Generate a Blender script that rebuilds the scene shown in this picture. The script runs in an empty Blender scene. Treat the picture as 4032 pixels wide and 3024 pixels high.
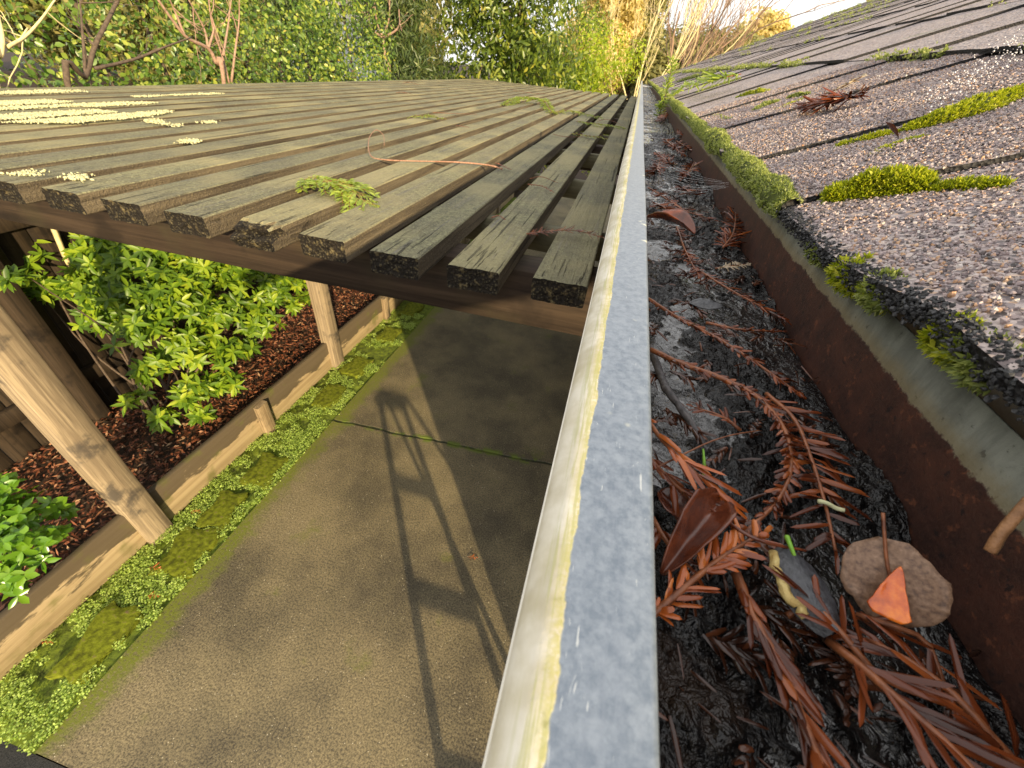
import bpy, math, random
import numpy as np
from mathutils import Matrix, Vector
random.seed(7); rng = np.random.default_rng(11)
sc = bpy.context.scene
# ------------------------------------------------------------------ camera, sky, sun, exposure
CZ = 2.25                                            # eye height above the patio
cam = bpy.data.objects.new('camera', bpy.data.cameras.new('camera')); sc.collection.objects.link(cam); sc.camera = cam
RC = np.array([[0.9650654953010017, -0.21809617861212022, 0.14519864549720327],
               [0.24876346422309253, 0.5887402540898868, -0.769091445851468],
               [0.0822516178999447, 0.7783437351767956, 0.6224272658422636]])
cam.matrix_world = Matrix.Translation((0, 0, CZ)) @ Matrix(RC.tolist()).to_4x4()
cam.data.sensor_width = 36; cam.data.lens = 14.173; cam.data.clip_start = .005; cam.data.clip_end = 400
cam.data.dof.use_dof = True; cam.data.dof.focus_distance = .24; cam.data.dof.aperture_fstop = 32.0
SD = Vector((1.95, -2.65, 1.0))                      # towards the sun: low, behind and to the right
w = bpy.data.worlds.new('World'); sc.world = w; w.use_nodes = True
nt = w.node_tree; nt.nodes.clear()
sky = nt.nodes.new('ShaderNodeTexSky'); sky.sky_type = 'NISHITA'; sky.sun_disc = False
sky.sun_elevation = math.atan2(1, math.hypot(1.95, 2.65)); sky.sun_rotation = math.atan2(1.95, -2.65)
sky.air_density = 1.2; sky.dust_density = 3.0
tc = nt.nodes.new('ShaderNodeTexCoord'); cn = nt.nodes.new('ShaderNodeTexNoise'); cn.inputs['Scale'].default_value = 2.2; cn.inputs['Detail'].default_value = 6
cr = nt.nodes.new('ShaderNodeMapRange'); cr.inputs[1].default_value = .3; cr.inputs[2].default_value = .6; cr.inputs[3].default_value = .6; cr.inputs[4].default_value = .95
mx = nt.nodes.new('ShaderNodeMix'); mx.data_type = 'RGBA'; mx.inputs[7].default_value = (10.5, 10.3, 10.1, 1)     # thin bright cloud
bg = nt.nodes.new('ShaderNodeBackground'); bg.inputs[1].default_value = .085
wo = nt.nodes.new('ShaderNodeOutputWorld')
nt.links.new(tc.outputs['Generated'], cn.inputs['Vector']); nt.links.new(cn.outputs['Fac'], cr.inputs[0]); nt.links.new(cr.outputs[0], mx.inputs[0])
nt.links.new(sky.outputs[0], mx.inputs[6]); nt.links.new(mx.outputs[2], bg.inputs[0]); nt.links.new(bg.outputs[0], wo.inputs[0])
sl = bpy.data.lights.new('sun', 'SUN'); sl.energy = 5.0; sl.angle = math.radians(.6); sl.color = (1, .79, .47)
so = bpy.data.objects.new('sun', sl); sc.collection.objects.link(so); so.rotation_euler = SD.to_track_quat('Z', 'Y').to_euler(); so.location = (4, -5, 6)
sc.view_settings.view_transform = 'Standard'; sc.view_settings.look = 'None'; sc.view_settings.gamma = 1
sc.view_settings.exposure = 0.95
sc.render.engine = 'CYCLES'; sc.cycles.max_bounces = 6; sc.cycles.transparent_max_bounces = 8

# ------------------------------------------------------------------ helpers
C0 = np.array([0, 0, CZ]); FP = 1587.36
def ray(x, y):
    x *= 1.82278; y *= 1.82278
    return RC @ np.array([(x-2016)/FP, -(y-1512)/FP, -1])
def P(px, py, z=None, x=None, y=None):               # where a sight line meets a horizontal/vertical plane of the place (relative heights)
    v = ray(px, py)
    t = z/v[2] if z is not None else (x/v[0] if x is not None else y/v[1])
    return C0 + v*t
def hsh(i, j, k, s):
    n = (i*374761393 + j*668265263 + k*2147483647 + s*974634777) & 0xffffffff
    n = ((n ^ (n >> 13))*1274126177) & 0xffffffff
    return ((n ^ (n >> 16)) & 0xffff)/65535.0
def vn(p, s=0):
    p = np.asarray(p, float); i = np.floor(p).astype(np.int64); f = p-i; f = f*f*(3-2*f); r = 0
    for a in (0, 1):
        for b in (0, 1):
            for c in (0, 1):
                wgt = (f[:, 0] if a else 1-f[:, 0])*(f[:, 1] if b else 1-f[:, 1])*(f[:, 2] if c else 1-f[:, 2])
                r = r + wgt*hsh(i[:, 0]+a, i[:, 1]+b, i[:, 2]+c, s)
    return r
def fbm(p, o=4, s=0):
    p = np.asarray(p, float); r = 0; a = .5; t = 0
    for k in range(o):
        r = r + a*vn(p*(2**k), s+k*17); t += a; a *= .5
    return r/t - .5
COL = sc.collection
def tag(o, label=None, cat=None, group=None, kind=None):
    if label: o['label'] = label
    if cat: o['category'] = cat
    if group: o['group'] = group
    if kind: o['kind'] = kind
    return o
def thing(name, loc, label, cat, group=None):
    o = bpy.data.objects.new(name, None); COL.objects.link(o); o.location = loc; o.empty_display_size = .05
    return tag(o, label, cat, group)
def root_loc(o):
    v = Vector(o.location)
    while o.parent: o = o.parent; v = v + Vector(o.location)
    return np.array(v)
class MB:                                            # collects geometry, builds ONE mesh
    def __init__(s): s.V = []; s.F = []; s.n = 0
    def add(s, V, F):
        V = np.asarray(V, float).reshape(-1, 3); s.V.append(V)
        for f in (F if isinstance(F, list) and len(F) and isinstance(F[0], np.ndarray) else [F]):
            s.F.append(np.asarray(f) + s.n) if isinstance(f, np.ndarray) else s.F.extend([np.asarray([q])+s.n for q in F])
            if not isinstance(f, np.ndarray): break
        s.n += len(V)
    def box(s, a, b, jit=0):
        a = np.array(a, float); b = np.array(b, float)
        V = np.array([[x, y, z] for x in (a[0], b[0]) for y in (a[1], b[1]) for z in (a[2], b[2])])
        if jit: V += rng.normal(0, jit, V.shape)
        s.add(V, np.array([[0, 1, 3, 2], [4, 6, 7, 5], [0, 4, 5, 1], [2, 3, 7, 6], [0, 2, 6, 4], [1, 5, 7, 3]]))
    def grid(s, G, flip=False):                      # G: (n,m,3)
        n, m = G.shape[:2]; idx = np.arange(n*m).reshape(n, m)
        q = np.stack([idx[:-1, :-1], idx[1:, :-1], idx[1:, 1:], idx[:-1, 1:]], -1).reshape(-1, 4)
        s.add(G.reshape(-1, 3), q[:, ::-1].copy() if flip else q)
    def tube(s, pts, rad, n=7, cap=True):
        pts = np.array(pts, float); k = len(pts); rad = np.broadcast_to(np.asarray(rad, float), (k,))
        T = np.gradient(pts, axis=0); T /= np.linalg.norm(T, axis=1)[:, None]+1e-9
        ref = np.array([0, 0, 1.]) if abs(T[0][2]) < .9 else np.array([1., 0, 0])
        A = np.cross(T, ref); A /= np.linalg.norm(A, axis=1)[:, None]+1e-9; B = np.cross(T, A)
        th = np.linspace(0, 2*math.pi, n, endpoint=False)
        R = pts[:, None]+rad[:, None, None]*(np.cos(th)[None, :, None]*A[:, None]+np.sin(th)[None, :, None]*B[:, None])
        idx = np.arange(k*n).reshape(k, n); nx = np.roll(idx, -1, 1)
        q = np.stack([idx[:-1], nx[:-1], nx[1:], idx[1:]], -1).reshape(-1, 4)
        F = [q]
        if cap: F = [q, idx[0][None, ::-1].copy(), idx[-1][None].copy()]
        s.add(R.reshape(-1, 3), F)
    def build(s, name, mat, parent=None, smooth=True, loc=None):
        V = np.concatenate(s.V) if s.V else np.zeros((0, 3))
        if parent is not None: base = root_loc(parent)
        else: base = np.array(loc if loc is not None else [(V[:, 0].min()+V[:, 0].max())/2, (V[:, 1].min()+V[:, 1].max())/2, V[:, 2].min()])
        me = bpy.data.meshes.new(name)
        li = np.concatenate([f.reshape(-1) for f in s.F]).astype(np.int32)
        cnt = np.concatenate([np.full(len(f), f.shape[1]) for f in s.F]).astype(np.int32)
        st = np.concatenate([[0], np.cumsum(cnt)[:-1]]).astype(np.int32)
        me.vertices.add(len(V)); me.vertices.foreach_set('co', (V-base).astype(np.float32).ravel())
        me.loops.add(len(li)); me.loops.foreach_set('vertex_index', li)
        me.polygons.add(len(cnt)); me.polygons.foreach_set('loop_start', st); me.polygons.foreach_set('loop_total', cnt)
        me.polygons.foreach_set('use_smooth', np.full(len(cnt), bool(smooth)))
        me.update(calc_edges=True); me.validate()
        me.materials.append(mat)
        o = bpy.data.objects.new(name, me); COL.objects.link(o)
        if parent is not None: o.parent = parent
        else: o.location = base
        return o
def nrm(a): return a/(np.linalg.norm(a, axis=-1, keepdims=True)+1e-9)
LEAF_T = np.array([[0, 0, 0], [.28, -.8, .10], [.28, 0, -.05], [.28, .8, .10], [.6, -.85, .08], [.6, 0, -.05], [.6, .85, .08], [1, 0, 0]])
LEAF_F = [np.array([[1, 4, 5, 2], [2, 5, 6, 3]]), np.array([[0, 1, 2], [0, 2, 3], [4, 7, 5], [5, 7, 6]])]
NEED_T = np.array([[0, -.5, 0], [0, .5, 0], [.4, -1, .0], [.4, 0, .5], [.4, 1, .0], [.88, -.72, 0], [.88, 0, .35], [.88, .72, 0], [1, 0, 0]])
NEED_F = [np.array([[0, 2, 3, 1], [2, 5, 6, 3], [3, 6, 7, 4]]), np.array([[1, 3, 4], [5, 8, 6], [6, 8, 7]])]
DIA_T = np.array([[0, 0, 0], [.45, -1, .1], [1, 0, 0], [.45, 1, .1]]); DIA_F = [np.array([[0, 1, 2, 3]])]
def leaves(mb, c, d, nr, L, W, droop=.15, tmpl='leaf'):
    T, F = dict(leaf=(LEAF_T, LEAF_F), need=(NEED_T, NEED_F), dia=(DIA_T, DIA_F))[tmpl]
    c = np.asarray(c, float); N = len(c); d = nrm(np.asarray(d, float)); nr = np.asarray(nr, float)
    sd = nrm(np.cross(nr, d)); nr = np.cross(d, sd)
    L = np.broadcast_to(np.asarray(L, float), (N,)); W = np.broadcast_to(np.asarray(W, float), (N,)); dr = np.broadcast_to(np.asarray(droop, float), (N,))
    u, v, h = T[:, 0], T[:, 1], T[:, 2]
    V = c[:, None]+d[:, None]*(L[:, None]*u)[..., None]+sd[:, None]*(W[:, None]*.5*v)[..., None]+nr[:, None]*(W[:, None]*h-(L*dr)[:, None]*u**2)[..., None]
    k = len(T); off = (np.arange(N)*k)[:, None, None]
    mb.add(V.reshape(-1, 3), [(f[None]+off).reshape(-1, f.shape[1]) for f in F])
def rdir(n): return nrm(rng.normal(size=(n, 3)))
# ------------------------------------------------------------------ materials
class Mat:
    def __init__(s, name):
        s.m = bpy.data.materials.new(name); s.m.use_nodes = True; s.t = s.m.node_tree; s.t.nodes.clear()
        s.o = s.t.nodes.new('ShaderNodeOutputMaterial')
    def nd(s, ty, **k):
        n = s.t.nodes.new(ty)
        for a, b in k.items(): setattr(n, a, b)
        return n
    def set(s, sock, v):
        if v is None: return
        if hasattr(v, 'is_linked') or isinstance(v, bpy.types.NodeSocket): s.t.links.new(v, sock)
        else:
            if isinstance(v, tuple) and len(v) == 3 and sock.type == 'RGBA': v = v+(1,)
            sock.default_value = v
    def co(s, scale=(1, 1, 1), rnd=True, kind='Object'):
        tcn = s.nd('ShaderNodeTexCoord'); mp = s.nd('ShaderNodeMapping'); s.set(mp.inputs['Scale'], scale)
        s.t.links.new(tcn.outputs[kind], mp.inputs['Vector'])
        if rnd:
            oi = s.nd('ShaderNodeObjectInfo'); s.set(mp.inputs['Location'], s.math('MULTIPLY', oi.outputs['Random'], 37.0))
        return mp.outputs[0]
    def pos(s): return s.nd('ShaderNodeNewGeometry').outputs['Position']
    def sep(s, v):
        n = s.nd('ShaderNodeSeparateXYZ'); s.set(n.inputs[0], v); return n.outputs
    def isl(s): return s.nd('ShaderNodeNewGeometry').outputs['Random Per Island']
    def nz(s): return s.sep(s.nd('ShaderNodeNewGeometry').outputs['Normal'])[2]
    def noise(s, v, sc_, det=4, ro=.55, col=False, dist=0):
        n = s.nd('ShaderNodeTexNoise'); s.set(n.inputs['Vector'], v); n.inputs['Scale'].default_value = sc_; n.inputs['Detail'].default_value = det; n.inputs['Roughness'].default_value = ro; n.inputs['Distortion'].default_value = dist
        return n.outputs['Color' if col else 'Fac']
    def vor(s, v, sc_, out='Distance', feat='F1', rnd=1):
        n = s.nd('ShaderNodeTexVoronoi', feature=feat); s.set(n.inputs['Vector'], v); n.inputs['Scale'].default_value = sc_; n.inputs['Randomness'].default_value = rnd
        return n.outputs[out]
    def math(s, op, a, b=None, c=None, cl=False):
        n = s.nd('ShaderNodeMath', operation=op, use_clamp=cl); s.set(n.inputs[0], a); s.set(n.inputs[1], b)
        if c is not None: s.set(n.inputs[2], c)
        return n.outputs[0]
    def ss(s, a, lo, hi):
        n = s.nd('ShaderNodeMapRange', interpolation_type='SMOOTHSTEP'); s.set(n.inputs[0], a); s.set(n.inputs[1], lo); s.set(n.inputs[2], hi); return n.outputs[0]
    def ramp(s, f, stops, interp='LINEAR'):
        n = s.nd('ShaderNodeValToRGB'); s.set(n.inputs[0], f); e = n.color_ramp.elements; n.color_ramp.interpolation = interp
        while len(e) < len(stops): e.new(.5)
        for q, (p, c) in zip(e, stops): q.position = p; q.color = tuple(c)+(1,)
        return n.outputs[0]
    def mix(s, f, a, b, bt='MIX'):
        n = s.nd('ShaderNodeMix', data_type='RGBA', blend_type=bt); s.set(n.inputs[0], f); s.set(n.inputs[6], a); s.set(n.inputs[7], b); return n.outputs[2]
    def bump(s, h, st=.5, dist=.002, nrmal=None):
        n = s.nd('ShaderNodeBump'); s.set(n.inputs['Height'], h); n.inputs['Strength'].default_value = st; n.inputs['Distance'].default_value = dist; s.set(n.inputs['Normal'], nrmal); return n.outputs[0]
    def bsdf(s, col, rough=.7, normal=None, metal=0, spec=.5, trans=0, tcol=None, coat=0):
        b = s.nd('ShaderNodeBsdfPrincipled'); s.set(b.inputs['Base Color'], col); s.set(b.inputs['Roughness'], rough); s.set(b.inputs['Metallic'], metal)
        s.set(b.inputs['Specular IOR Level'], spec); s.set(b.inputs['Normal'], normal); s.set(b.inputs['Coat Weight'], coat)
        out = b.outputs[0]
        if trans:
            t = s.nd('ShaderNodeBsdfTranslucent'); s.set(t.inputs[0], tcol if tcol is not None else col); m = s.nd('ShaderNodeMixShader'); m.inputs[0].default_value = trans
            s.t.links.new(b.outputs[0], m.inputs[1]); s.t.links.new(t.outputs[0], m.inputs[2]); out = m.outputs[0]
        s.t.links.new(out, s.o.inputs[0]); return s.m
def leafmat(name, stops, rough=.35, trans=.35, spec=.5, tb=1.6):
    m = Mat(name); r = m.isl(); n2 = m.noise(m.pos(), 3.0, 2)
    c = m.ramp(m.math('ADD', m.math('MULTIPLY', r, .65), m.math('MULTIPLY', m.math('SUBTRACT', n2, .25), .6)), stops)
    return m.bsdf(c, rough, spec=spec, trans=trans, tcol=m.mix(1.0, c, (tb, tb*1.05, tb*.6), 'MULTIPLY'))
def m_slat():
    m = Mat('weathered_slat_wood'); v = m.co((1, 1, 1)); vs = m.co((55, 2.2, 55)); vf = m.co((240, 9, 240))
    g = m.noise(vs, 1, 6, .6, dist=.6); fine = m.noise(vf, 1, 4, .7); al = m.noise(v, 9, 5, .6); sp = m.noise(v, 260, 2, .6)
    sp2 = m.noise(v, 110, 3, .7)
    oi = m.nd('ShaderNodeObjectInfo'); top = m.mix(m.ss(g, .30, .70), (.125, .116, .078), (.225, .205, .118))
    top = m.mix(m.math('MULTIPLY', m.ss(al, .42, .62), .5), top, (.26, .25, .13))
    top = m.mix(m.math('MULTIPLY', m.ss(m.noise(vs, 1.7, 3), .56, .70), .6), top, (.125, .115, .13))
    top = m.mix(m.math('MULTIPLY', m.ss(sp2, .44, .62), .6), top, (.075, .070, .045)); top = m.mix(m.math('MULTIPLY', m.ss(m.noise(m.co((170, 14, 170)), 1, 4, .7), .5, .66), .5), top, (.07, .064, .05))
    top = m.mix(m.math('MULTIPLY', m.ss(sp, .52, .72), .5), top, (.42, .42, .22))
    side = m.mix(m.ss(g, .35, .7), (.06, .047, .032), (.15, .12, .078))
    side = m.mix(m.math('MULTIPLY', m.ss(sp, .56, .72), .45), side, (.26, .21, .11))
    top = m.mix(m.math('MULTIPLY', m.ss(m.noise(v, 3.5, 4), .42, .66), .6), top, (.34, .295, .15)); top = m.mix(m.math('MULTIPLY', oi.outputs['Random'], .35), top, (.10, .095, .07))  # golden patches paint warm sunlight into the tops; tone also varies per slat
    yw = m.sep(m.pos())[1]; near = m.ss(yw, .80, .61)
    crack = m.math('MAXIMUM', m.ss(m.noise(m.co((130, 1.9, 130)), 1, 3, .5), .655, .70), m.math('MULTIPLY', near, m.ss(m.noise(m.co((150, 9, 20)), 1, 2, .5), .60, .66)))
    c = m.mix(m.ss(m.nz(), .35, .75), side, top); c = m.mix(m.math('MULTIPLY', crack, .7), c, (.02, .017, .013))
    h = m.math('SUBTRACT', m.math('ADD', m.math('MULTIPLY', g, .6), m.math('MULTIPLY', fine, .8)), m.math('MULTIPLY', crack, 1.6))
    nb = m.bump(h, 1.0, .004); nb = m.bump(m.math('ADD', sp, sp2), 1.0, .0024, nb)
    return m.bsdf(c, .85, nb, spec=.25)
def m_endgrain():
    m = Mat('split_end_grain'); v = m.co((1, 1, 1)); vo = m.vor(v, 190); st = m.noise(m.co((260, 260, 22)), 1, 4, .6); n = m.noise(v, 30, 4)
    c = m.mix(m.ss(vo, .1, .5), (.075, .065, .04), (.012, .010, .008)); c = m.mix(m.ss(st, .45, .65), c, (.02, .016, .012))
    c = m.mix(m.math('MULTIPLY', m.ss(m.noise(v, 75, 4), .54, .70), .6), c, (.20, .16, .08))
    return m.bsdf(c, .9, m.bump(m.math('ADD', m.math('MULTIPLY', vo, -1), st), 1, .004), spec=.2)
def m_wood(name, a, b, dark, axis='y', stain=.5, sc_=1., spec=.25, green=None):
    m = Mat(name); s1 = {'y': (38, 1.4, 38), 'z': (38, 38, 1.4), 'x': (1.4, 38, 38)}[axis]; s2 = tuple(k*5 for k in s1)
    g = m.noise(m.co(s1), sc_, 6, .6, dist=1.0); f = m.noise(m.co(s2), sc_, 4, .6); n = m.noise(m.co(), 6, 5, .6)
    c = m.mix(m.ss(g, .3, .72), a, b); c = m.mix(m.math('MULTIPLY', m.ss(f, .5, .7), .4), c, dark)
    c = m.mix(m.math('MULTIPLY', m.ss(n, .52, .68), stain), c, dark)
    if green: c = m.mix(m.math('MULTIPLY', m.ss(m.noise(m.co(), 4, 5), .5, .7), .6), c, green)
    return m.bsdf(c, .8, m.bump(m.math('ADD', g, m.math('MULTIPLY', f, .5)), .7, .002), spec=spec)
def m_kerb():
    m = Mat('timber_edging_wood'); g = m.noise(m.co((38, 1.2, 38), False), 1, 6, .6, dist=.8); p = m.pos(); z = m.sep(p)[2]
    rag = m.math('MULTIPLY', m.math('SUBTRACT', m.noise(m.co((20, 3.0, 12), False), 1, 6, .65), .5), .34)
    wet = m.ss(m.math('ADD', z, rag), .125, .15)  # ragged dark band: shade from pergola and plants painted on, not damp
    c = m.mix(m.ss(g, .3, .7), (.27, .20, .115), (.40, .31, .19)); c = m.mix(m.math('MULTIPLY', wet, .88), c, (.06, .046, .03))  # wet is the mask of the painted shade band
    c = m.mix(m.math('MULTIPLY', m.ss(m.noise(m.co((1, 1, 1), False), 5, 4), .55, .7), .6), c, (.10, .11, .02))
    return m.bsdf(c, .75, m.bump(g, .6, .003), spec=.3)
def m_concrete():
    m = Mat('patio_concrete'); v = m.pos(); n1 = m.noise(v, 1.6, 5, .6); n2 = m.noise(v, 9, 5, .6); n3 = m.noise(v, 120, 3, .75); sp = m.vor(v, 70); n4 = m.noise(v, 70, 3, .75)
    x, y, z = m.sep(v)
    c = m.mix(m.ss(n1, .36, .64), (.060, .050, .032), (.235, .19, .105)); c = m.mix(m.math('MULTIPLY', m.ss(n2, .4, .7), .5), c, (.145, .122, .066))
    c = m.mix(m.ss(n3, .38, .60), m.mix(.6, c, (.015, .012, .008)), m.mix(.11, c, (.6, .5, .3)))
    c = m.mix(m.math('MULTIPLY', m.ss(sp, .17, .08), m.ss(m.noise(v, 26, 2), .52, .6)), c, (.6, .54, .4))
    edge = m.ss(m.math('ADD', x, m.math('MULTIPLY', m.math('SUBTRACT', m.noise(v, 7, 5, .65), .5), .35)), -1.56, -1.68)
    grn = m.math('MAXIMUM', edge, m.math('MULTIPLY', m.ss(m.noise(v, 3.3, 5, .6), .60, .72), .55))
    grn = m.math('MULTIPLY', grn, m.ss(n4, .3, .55))
    c = m.mix(grn, c, (.13, .15, .012))
    jl = m.math('ABSOLUTE', m.math('ADD', m.math('SUBTRACT', y, m.math('MULTIPLY', x, .06)), m.math('ADD', -1.975, m.math('MULTIPLY', m.math('SUBTRACT', m.noise(v, 5, 3), .5), .05))))
    c = m.mix(m.ss(jl, .012, .005), c, (.02, .025, .006)); c = m.mix(m.math('MULTIPLY', m.ss(jl, .05, .012), m.ss(n2, .48, .6)), c, (.11, .15, .012))
    h = m.math('ADD', m.math('MULTIPLY', n3, .5), m.math('MULTIPLY', n4, .7)); h = m.math('SUBTRACT', h, m.math('MULTIPLY', m.ss(jl, .012, .004), 4.0))
    return m.bsdf(c, m.ss(n3, -.3, 1.0), m.bump(h, .9, .003), spec=.5)
def m_simple(name, stops, sc_=40, rough=.8, bs=.5, bd=.002, spec=.3, det=5, metal=0, isl=False, coat=0):
    m = Mat(name); n = m.noise(m.co((1, 1, 1), False), sc_, det, .6)
    f = m.math('ADD', m.math('MULTIPLY', m.isl(), .75), m.math('MULTIPLY', n, .25)) if isl else n
    return m.bsdf(m.ramp(f, stops), rough, m.bump(n, bs, bd), spec=spec, metal=metal, coat=coat)
def m_lip():
    m = Mat('zinc_lip_with_lichen_edge'); p = m.pos(); x, y, z = m.sep(p)
    stv = m.nd('ShaderNodeMapping'); m.set(stv.inputs['Vector'], p); stv.inputs['Scale'].default_value = (1500, 60, 1500); st = m.noise(stv.outputs[0], 1, 4, .6)
    n = m.noise(p, 420, 5, .7); big = m.noise(p, 40, 4, .6); n5 = m.noise(p, 900, 4, .7)
    zinc = m.mix(m.ss(n, .3, .7), (.115, .145, .19), (.21, .245, .295)); zinc = m.mix(m.math('MULTIPLY', m.ss(st, .45, .7), .5), zinc, (.17, .20, .25))
    scr = m.ss(m.noise(m.co((500, 60, 500), False), 1, 3, .6, dist=3), .68, .72); zinc = m.mix(m.math('MULTIPLY', scr, .5), zinc, (.6, .62, .62))
    bl = m.math('MULTIPLY', m.ss(m.noise(p, 75, 2), .67, .72), .8); zinc = m.mix(bl, zinc, (.62, .62, .50))
    edge = m.math('ADD', x, m.math('MULTIPLY', m.math('SUBTRACT', m.noise(p, 55, 5, .7), .5), .0035))
    edge = m.math('ADD', edge, m.math('MULTIPLY', m.math('SUBTRACT', m.ss(y, .15, 1.2), .3), -.0022))
    paint = m.ss(edge, .0074, .0070)
    pc = m.mix(m.ss(m.noise(p, 90, 4), .35, .7), (.60, .56, .47), (.46, .41, .29))
    alg = m.math('MULTIPLY', m.ss(m.math('ADD', x, m.math('MULTIPLY', m.math('SUBTRACT', big, .5), .004)), .0038, .0066), m.ss(m.math('ADD', m.math('MULTIPLY', n5, .5), m.math('MULTIPLY', n, .5)), .38, .56))
    pc = m.mix(m.math('MULTIPLY', m.ss(big, .45, .62), .5), pc, (.33, .28, .17)); pc = m.mix(m.math('MULTIPLY', alg, .8), pc, (.36, .33, .085)); pc = m.mix(m.math('MULTIPLY', m.ss(st, .46, .60), m.math('MULTIPLY', m.ss(x, .0012, .0045), .75)), pc, (.34, .33, .13)); pc = m.mix(m.math('MULTIPLY', m.ss(m.noise(p, 300, 3), .6, .72), m.math('MULTIPLY', alg, .6)), pc, (.14, .15, .03))
    c = m.mix(paint, zinc, pc)
    return m.bsdf(c, m.math('ADD', .33, m.math('MULTIPLY', paint, .35)), m.bump(m.math('ADD', m.math('MULTIPLY', paint, 1.0), m.math('MULTIPLY', n5, .35)), .5, .0004), metal=m.math('MULTIPLY', m.math('SUBTRACT', 1, paint), .25), spec=.5)
def m_inner():
    m = Mat('rusted_zinc_wall'); p = m.pos(); x, y, z = m.sep(p); n = m.noise(p, 60, 6, .7); big = m.noise(p, 9, 4); f = m.noise(p, 700, 4, .7)
    mp = m.nd('ShaderNodeMapping'); m.set(mp.inputs['Vector'], p); mp.inputs['Scale'].default_value = (60, 60, 14); dr = m.noise(mp.outputs[0], 1, 5, .7)
    zz = m.math('ADD', z, m.math('ADD', m.math('MULTIPLY', m.math('SUBTRACT', n, .5), .008), m.math('MULTIPLY', m.math('SUBTRACT', m.noise(p, 420, 4, .7), .5), .004)))
    rust = m.ss(zz, CZ-.0775, CZ-.0788); halo = m.ss(zz, CZ-.070, CZ-.078)
    gz = m.mix(m.ss(dr, .35, .68), (.095, .098, .080), (.20, .205, .17)); gz = m.mix(m.math('MULTIPLY', m.ss(n, .5, .68), .5), gz, (.06, .06, .045)); gz = m.mix(m.math('MULTIPLY', m.ss(f, .6, .75), .5), gz, (.09, .09, .07))
    fl = m.ss(m.noise(p, 240, 4, .6), .64, .68); gz = m.mix(m.math('MULTIPLY', fl, .7), gz, (.03, .028, .02)); gz = m.mix(m.math('MULTIPLY', halo, .55), gz, (.18, .13, .05))
    rc = m.mix(m.ss(n, .3, .7), (.018, .006, .004), (.060, .019, .010)); rc = m.mix(m.ss(f, .4, .8), rc, (.05, .02, .012)); rc = m.mix(m.math('MULTIPLY', m.ss(m.noise(p, 190, 5, .7), .58, .66), .55), rc, (.15, .05, .022)); rc = m.mix(m.math('MULTIPLY', m.ss(m.noise(p, 310, 4, .7), .6, .66), .8), rc, (.008, .004, .004))
    return m.bsdf(m.mix(rust, gz, rc), .62, m.bump(m.math('ADD', m.math('MULTIPLY', rust, .7), f), .5, .0006), spec=.4)
def m_muck():
    m = Mat('wet_black_muck'); p = m.pos(); n = m.noise(p, 150, 3, .55, dist=1.8); b = m.noise(p, 45, 4, .6); f = m.noise(p, 600, 2, .5)
    c = m.mix(m.ss(f, .35, .7), (.002, .002, .0025), (.012, .010, .009)); c = m.mix(m.math('MULTIPLY', m.ss(b, .58, .7), .5), c, (.03, .017, .010))
    z = m.sep(p)[2]; pool = m.ss(z, CZ-.1078, CZ-.1086)
    h = m.math('ADD', m.math('MULTIPLY', n, m.math('SUBTRACT', 1, m.math('MULTIPLY', pool, .15))), m.math('MULTIPLY', f, m.math('SUBTRACT', .3, m.math('MULTIPLY', pool, .27))))
    return m.bsdf(c, m.math('SUBTRACT', .22, m.math('MULTIPLY', pool, .19)), m.bump(h, 1.0, .0030), spec=m.math('ADD', .35, m.math('MULTIPLY', pool, .65)), coat=m.math('MULTIPLY', pool, .5))
def m_granule():
    m = Mat('shingle_granules'); r = m.isl()
    c = m.ramp(r, [(0, (.06, .055, .055)), (.2, (.19, .15, .155)), (.42, (.31, .245, .24)), (.64, (.40, .315, .295)), (.8, (.44, .39, .37)), (.9, (.42, .235, .13)), (.97, (.50, .33, .20)), (1, (.6, .58, .55))])
    return m.bsdf(c, .55, spec=.5)
def m_shingle():
    m = Mat('asphalt_shingle'); p = m.pos(); vo = m.nd('ShaderNodeTexVoronoi'); m.set(vo.inputs['Vector'], p); vo.inputs['Scale'].default_value = 480
    g = m.sep(vo.outputs['Color'])[0]; big = m.noise(p, 5, 5, .6); mid = m.noise(p, 55, 4, .7)
    c = m.ramp(g, [(0, (.07, .06, .06)), (.3, (.21, .17, .17)), (.6, (.38, .31, .295)), (.85, (.52, .44, .40)), (1, (.52, .34, .22))])
    c = m.mix(m.math('MULTIPLY', m.ss(mid, .5, .72), .5), c, (.07, .06, .06))
    c = m.mix(m.math('MULTIPLY', m.ss(big, .55, .72), .25), c, (.30, .19, .12))
    c = m.mix(m.math('MULTIPLY', m.ss(m.noise(p, 13, 4), .58, .72), .45), c, (.13, .15, .04))
    nm = m.bump(vo.outputs['Distance'], .9, .0016)
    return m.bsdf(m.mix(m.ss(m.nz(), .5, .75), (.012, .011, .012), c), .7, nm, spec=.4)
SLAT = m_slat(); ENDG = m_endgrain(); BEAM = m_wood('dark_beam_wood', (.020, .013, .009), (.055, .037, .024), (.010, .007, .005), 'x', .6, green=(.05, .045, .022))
POST = m_wood('weathered_post_wood', (.17, .13, .088), (.36, .285, .19), (.07, .060, .052), 'z', .95); JOIST = m_wood('joist_wood', (.10, .09, .055), (.17, .16, .10), (.04, .035, .02), 'x', .4)
FENCE = m_wood('old_shaded_fence_wood', (.020, .014, .009), (.050, .034, .021), (.007, .005, .004), 'z', .8); STAKE = m_wood('stake_wood', (.17, .12, .07), (.34, .26, .16), (.05, .04, .03), 'z', .9)  # fence boards: the shade they stand in is put into the dark colour
KERB = m_kerb(); CONC = m_concrete(); LIP = m_lip(); INNER = m_inner(); MUCK = m_muck(); GRAN = m_granule(); SHIN = m_shingle()
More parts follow.
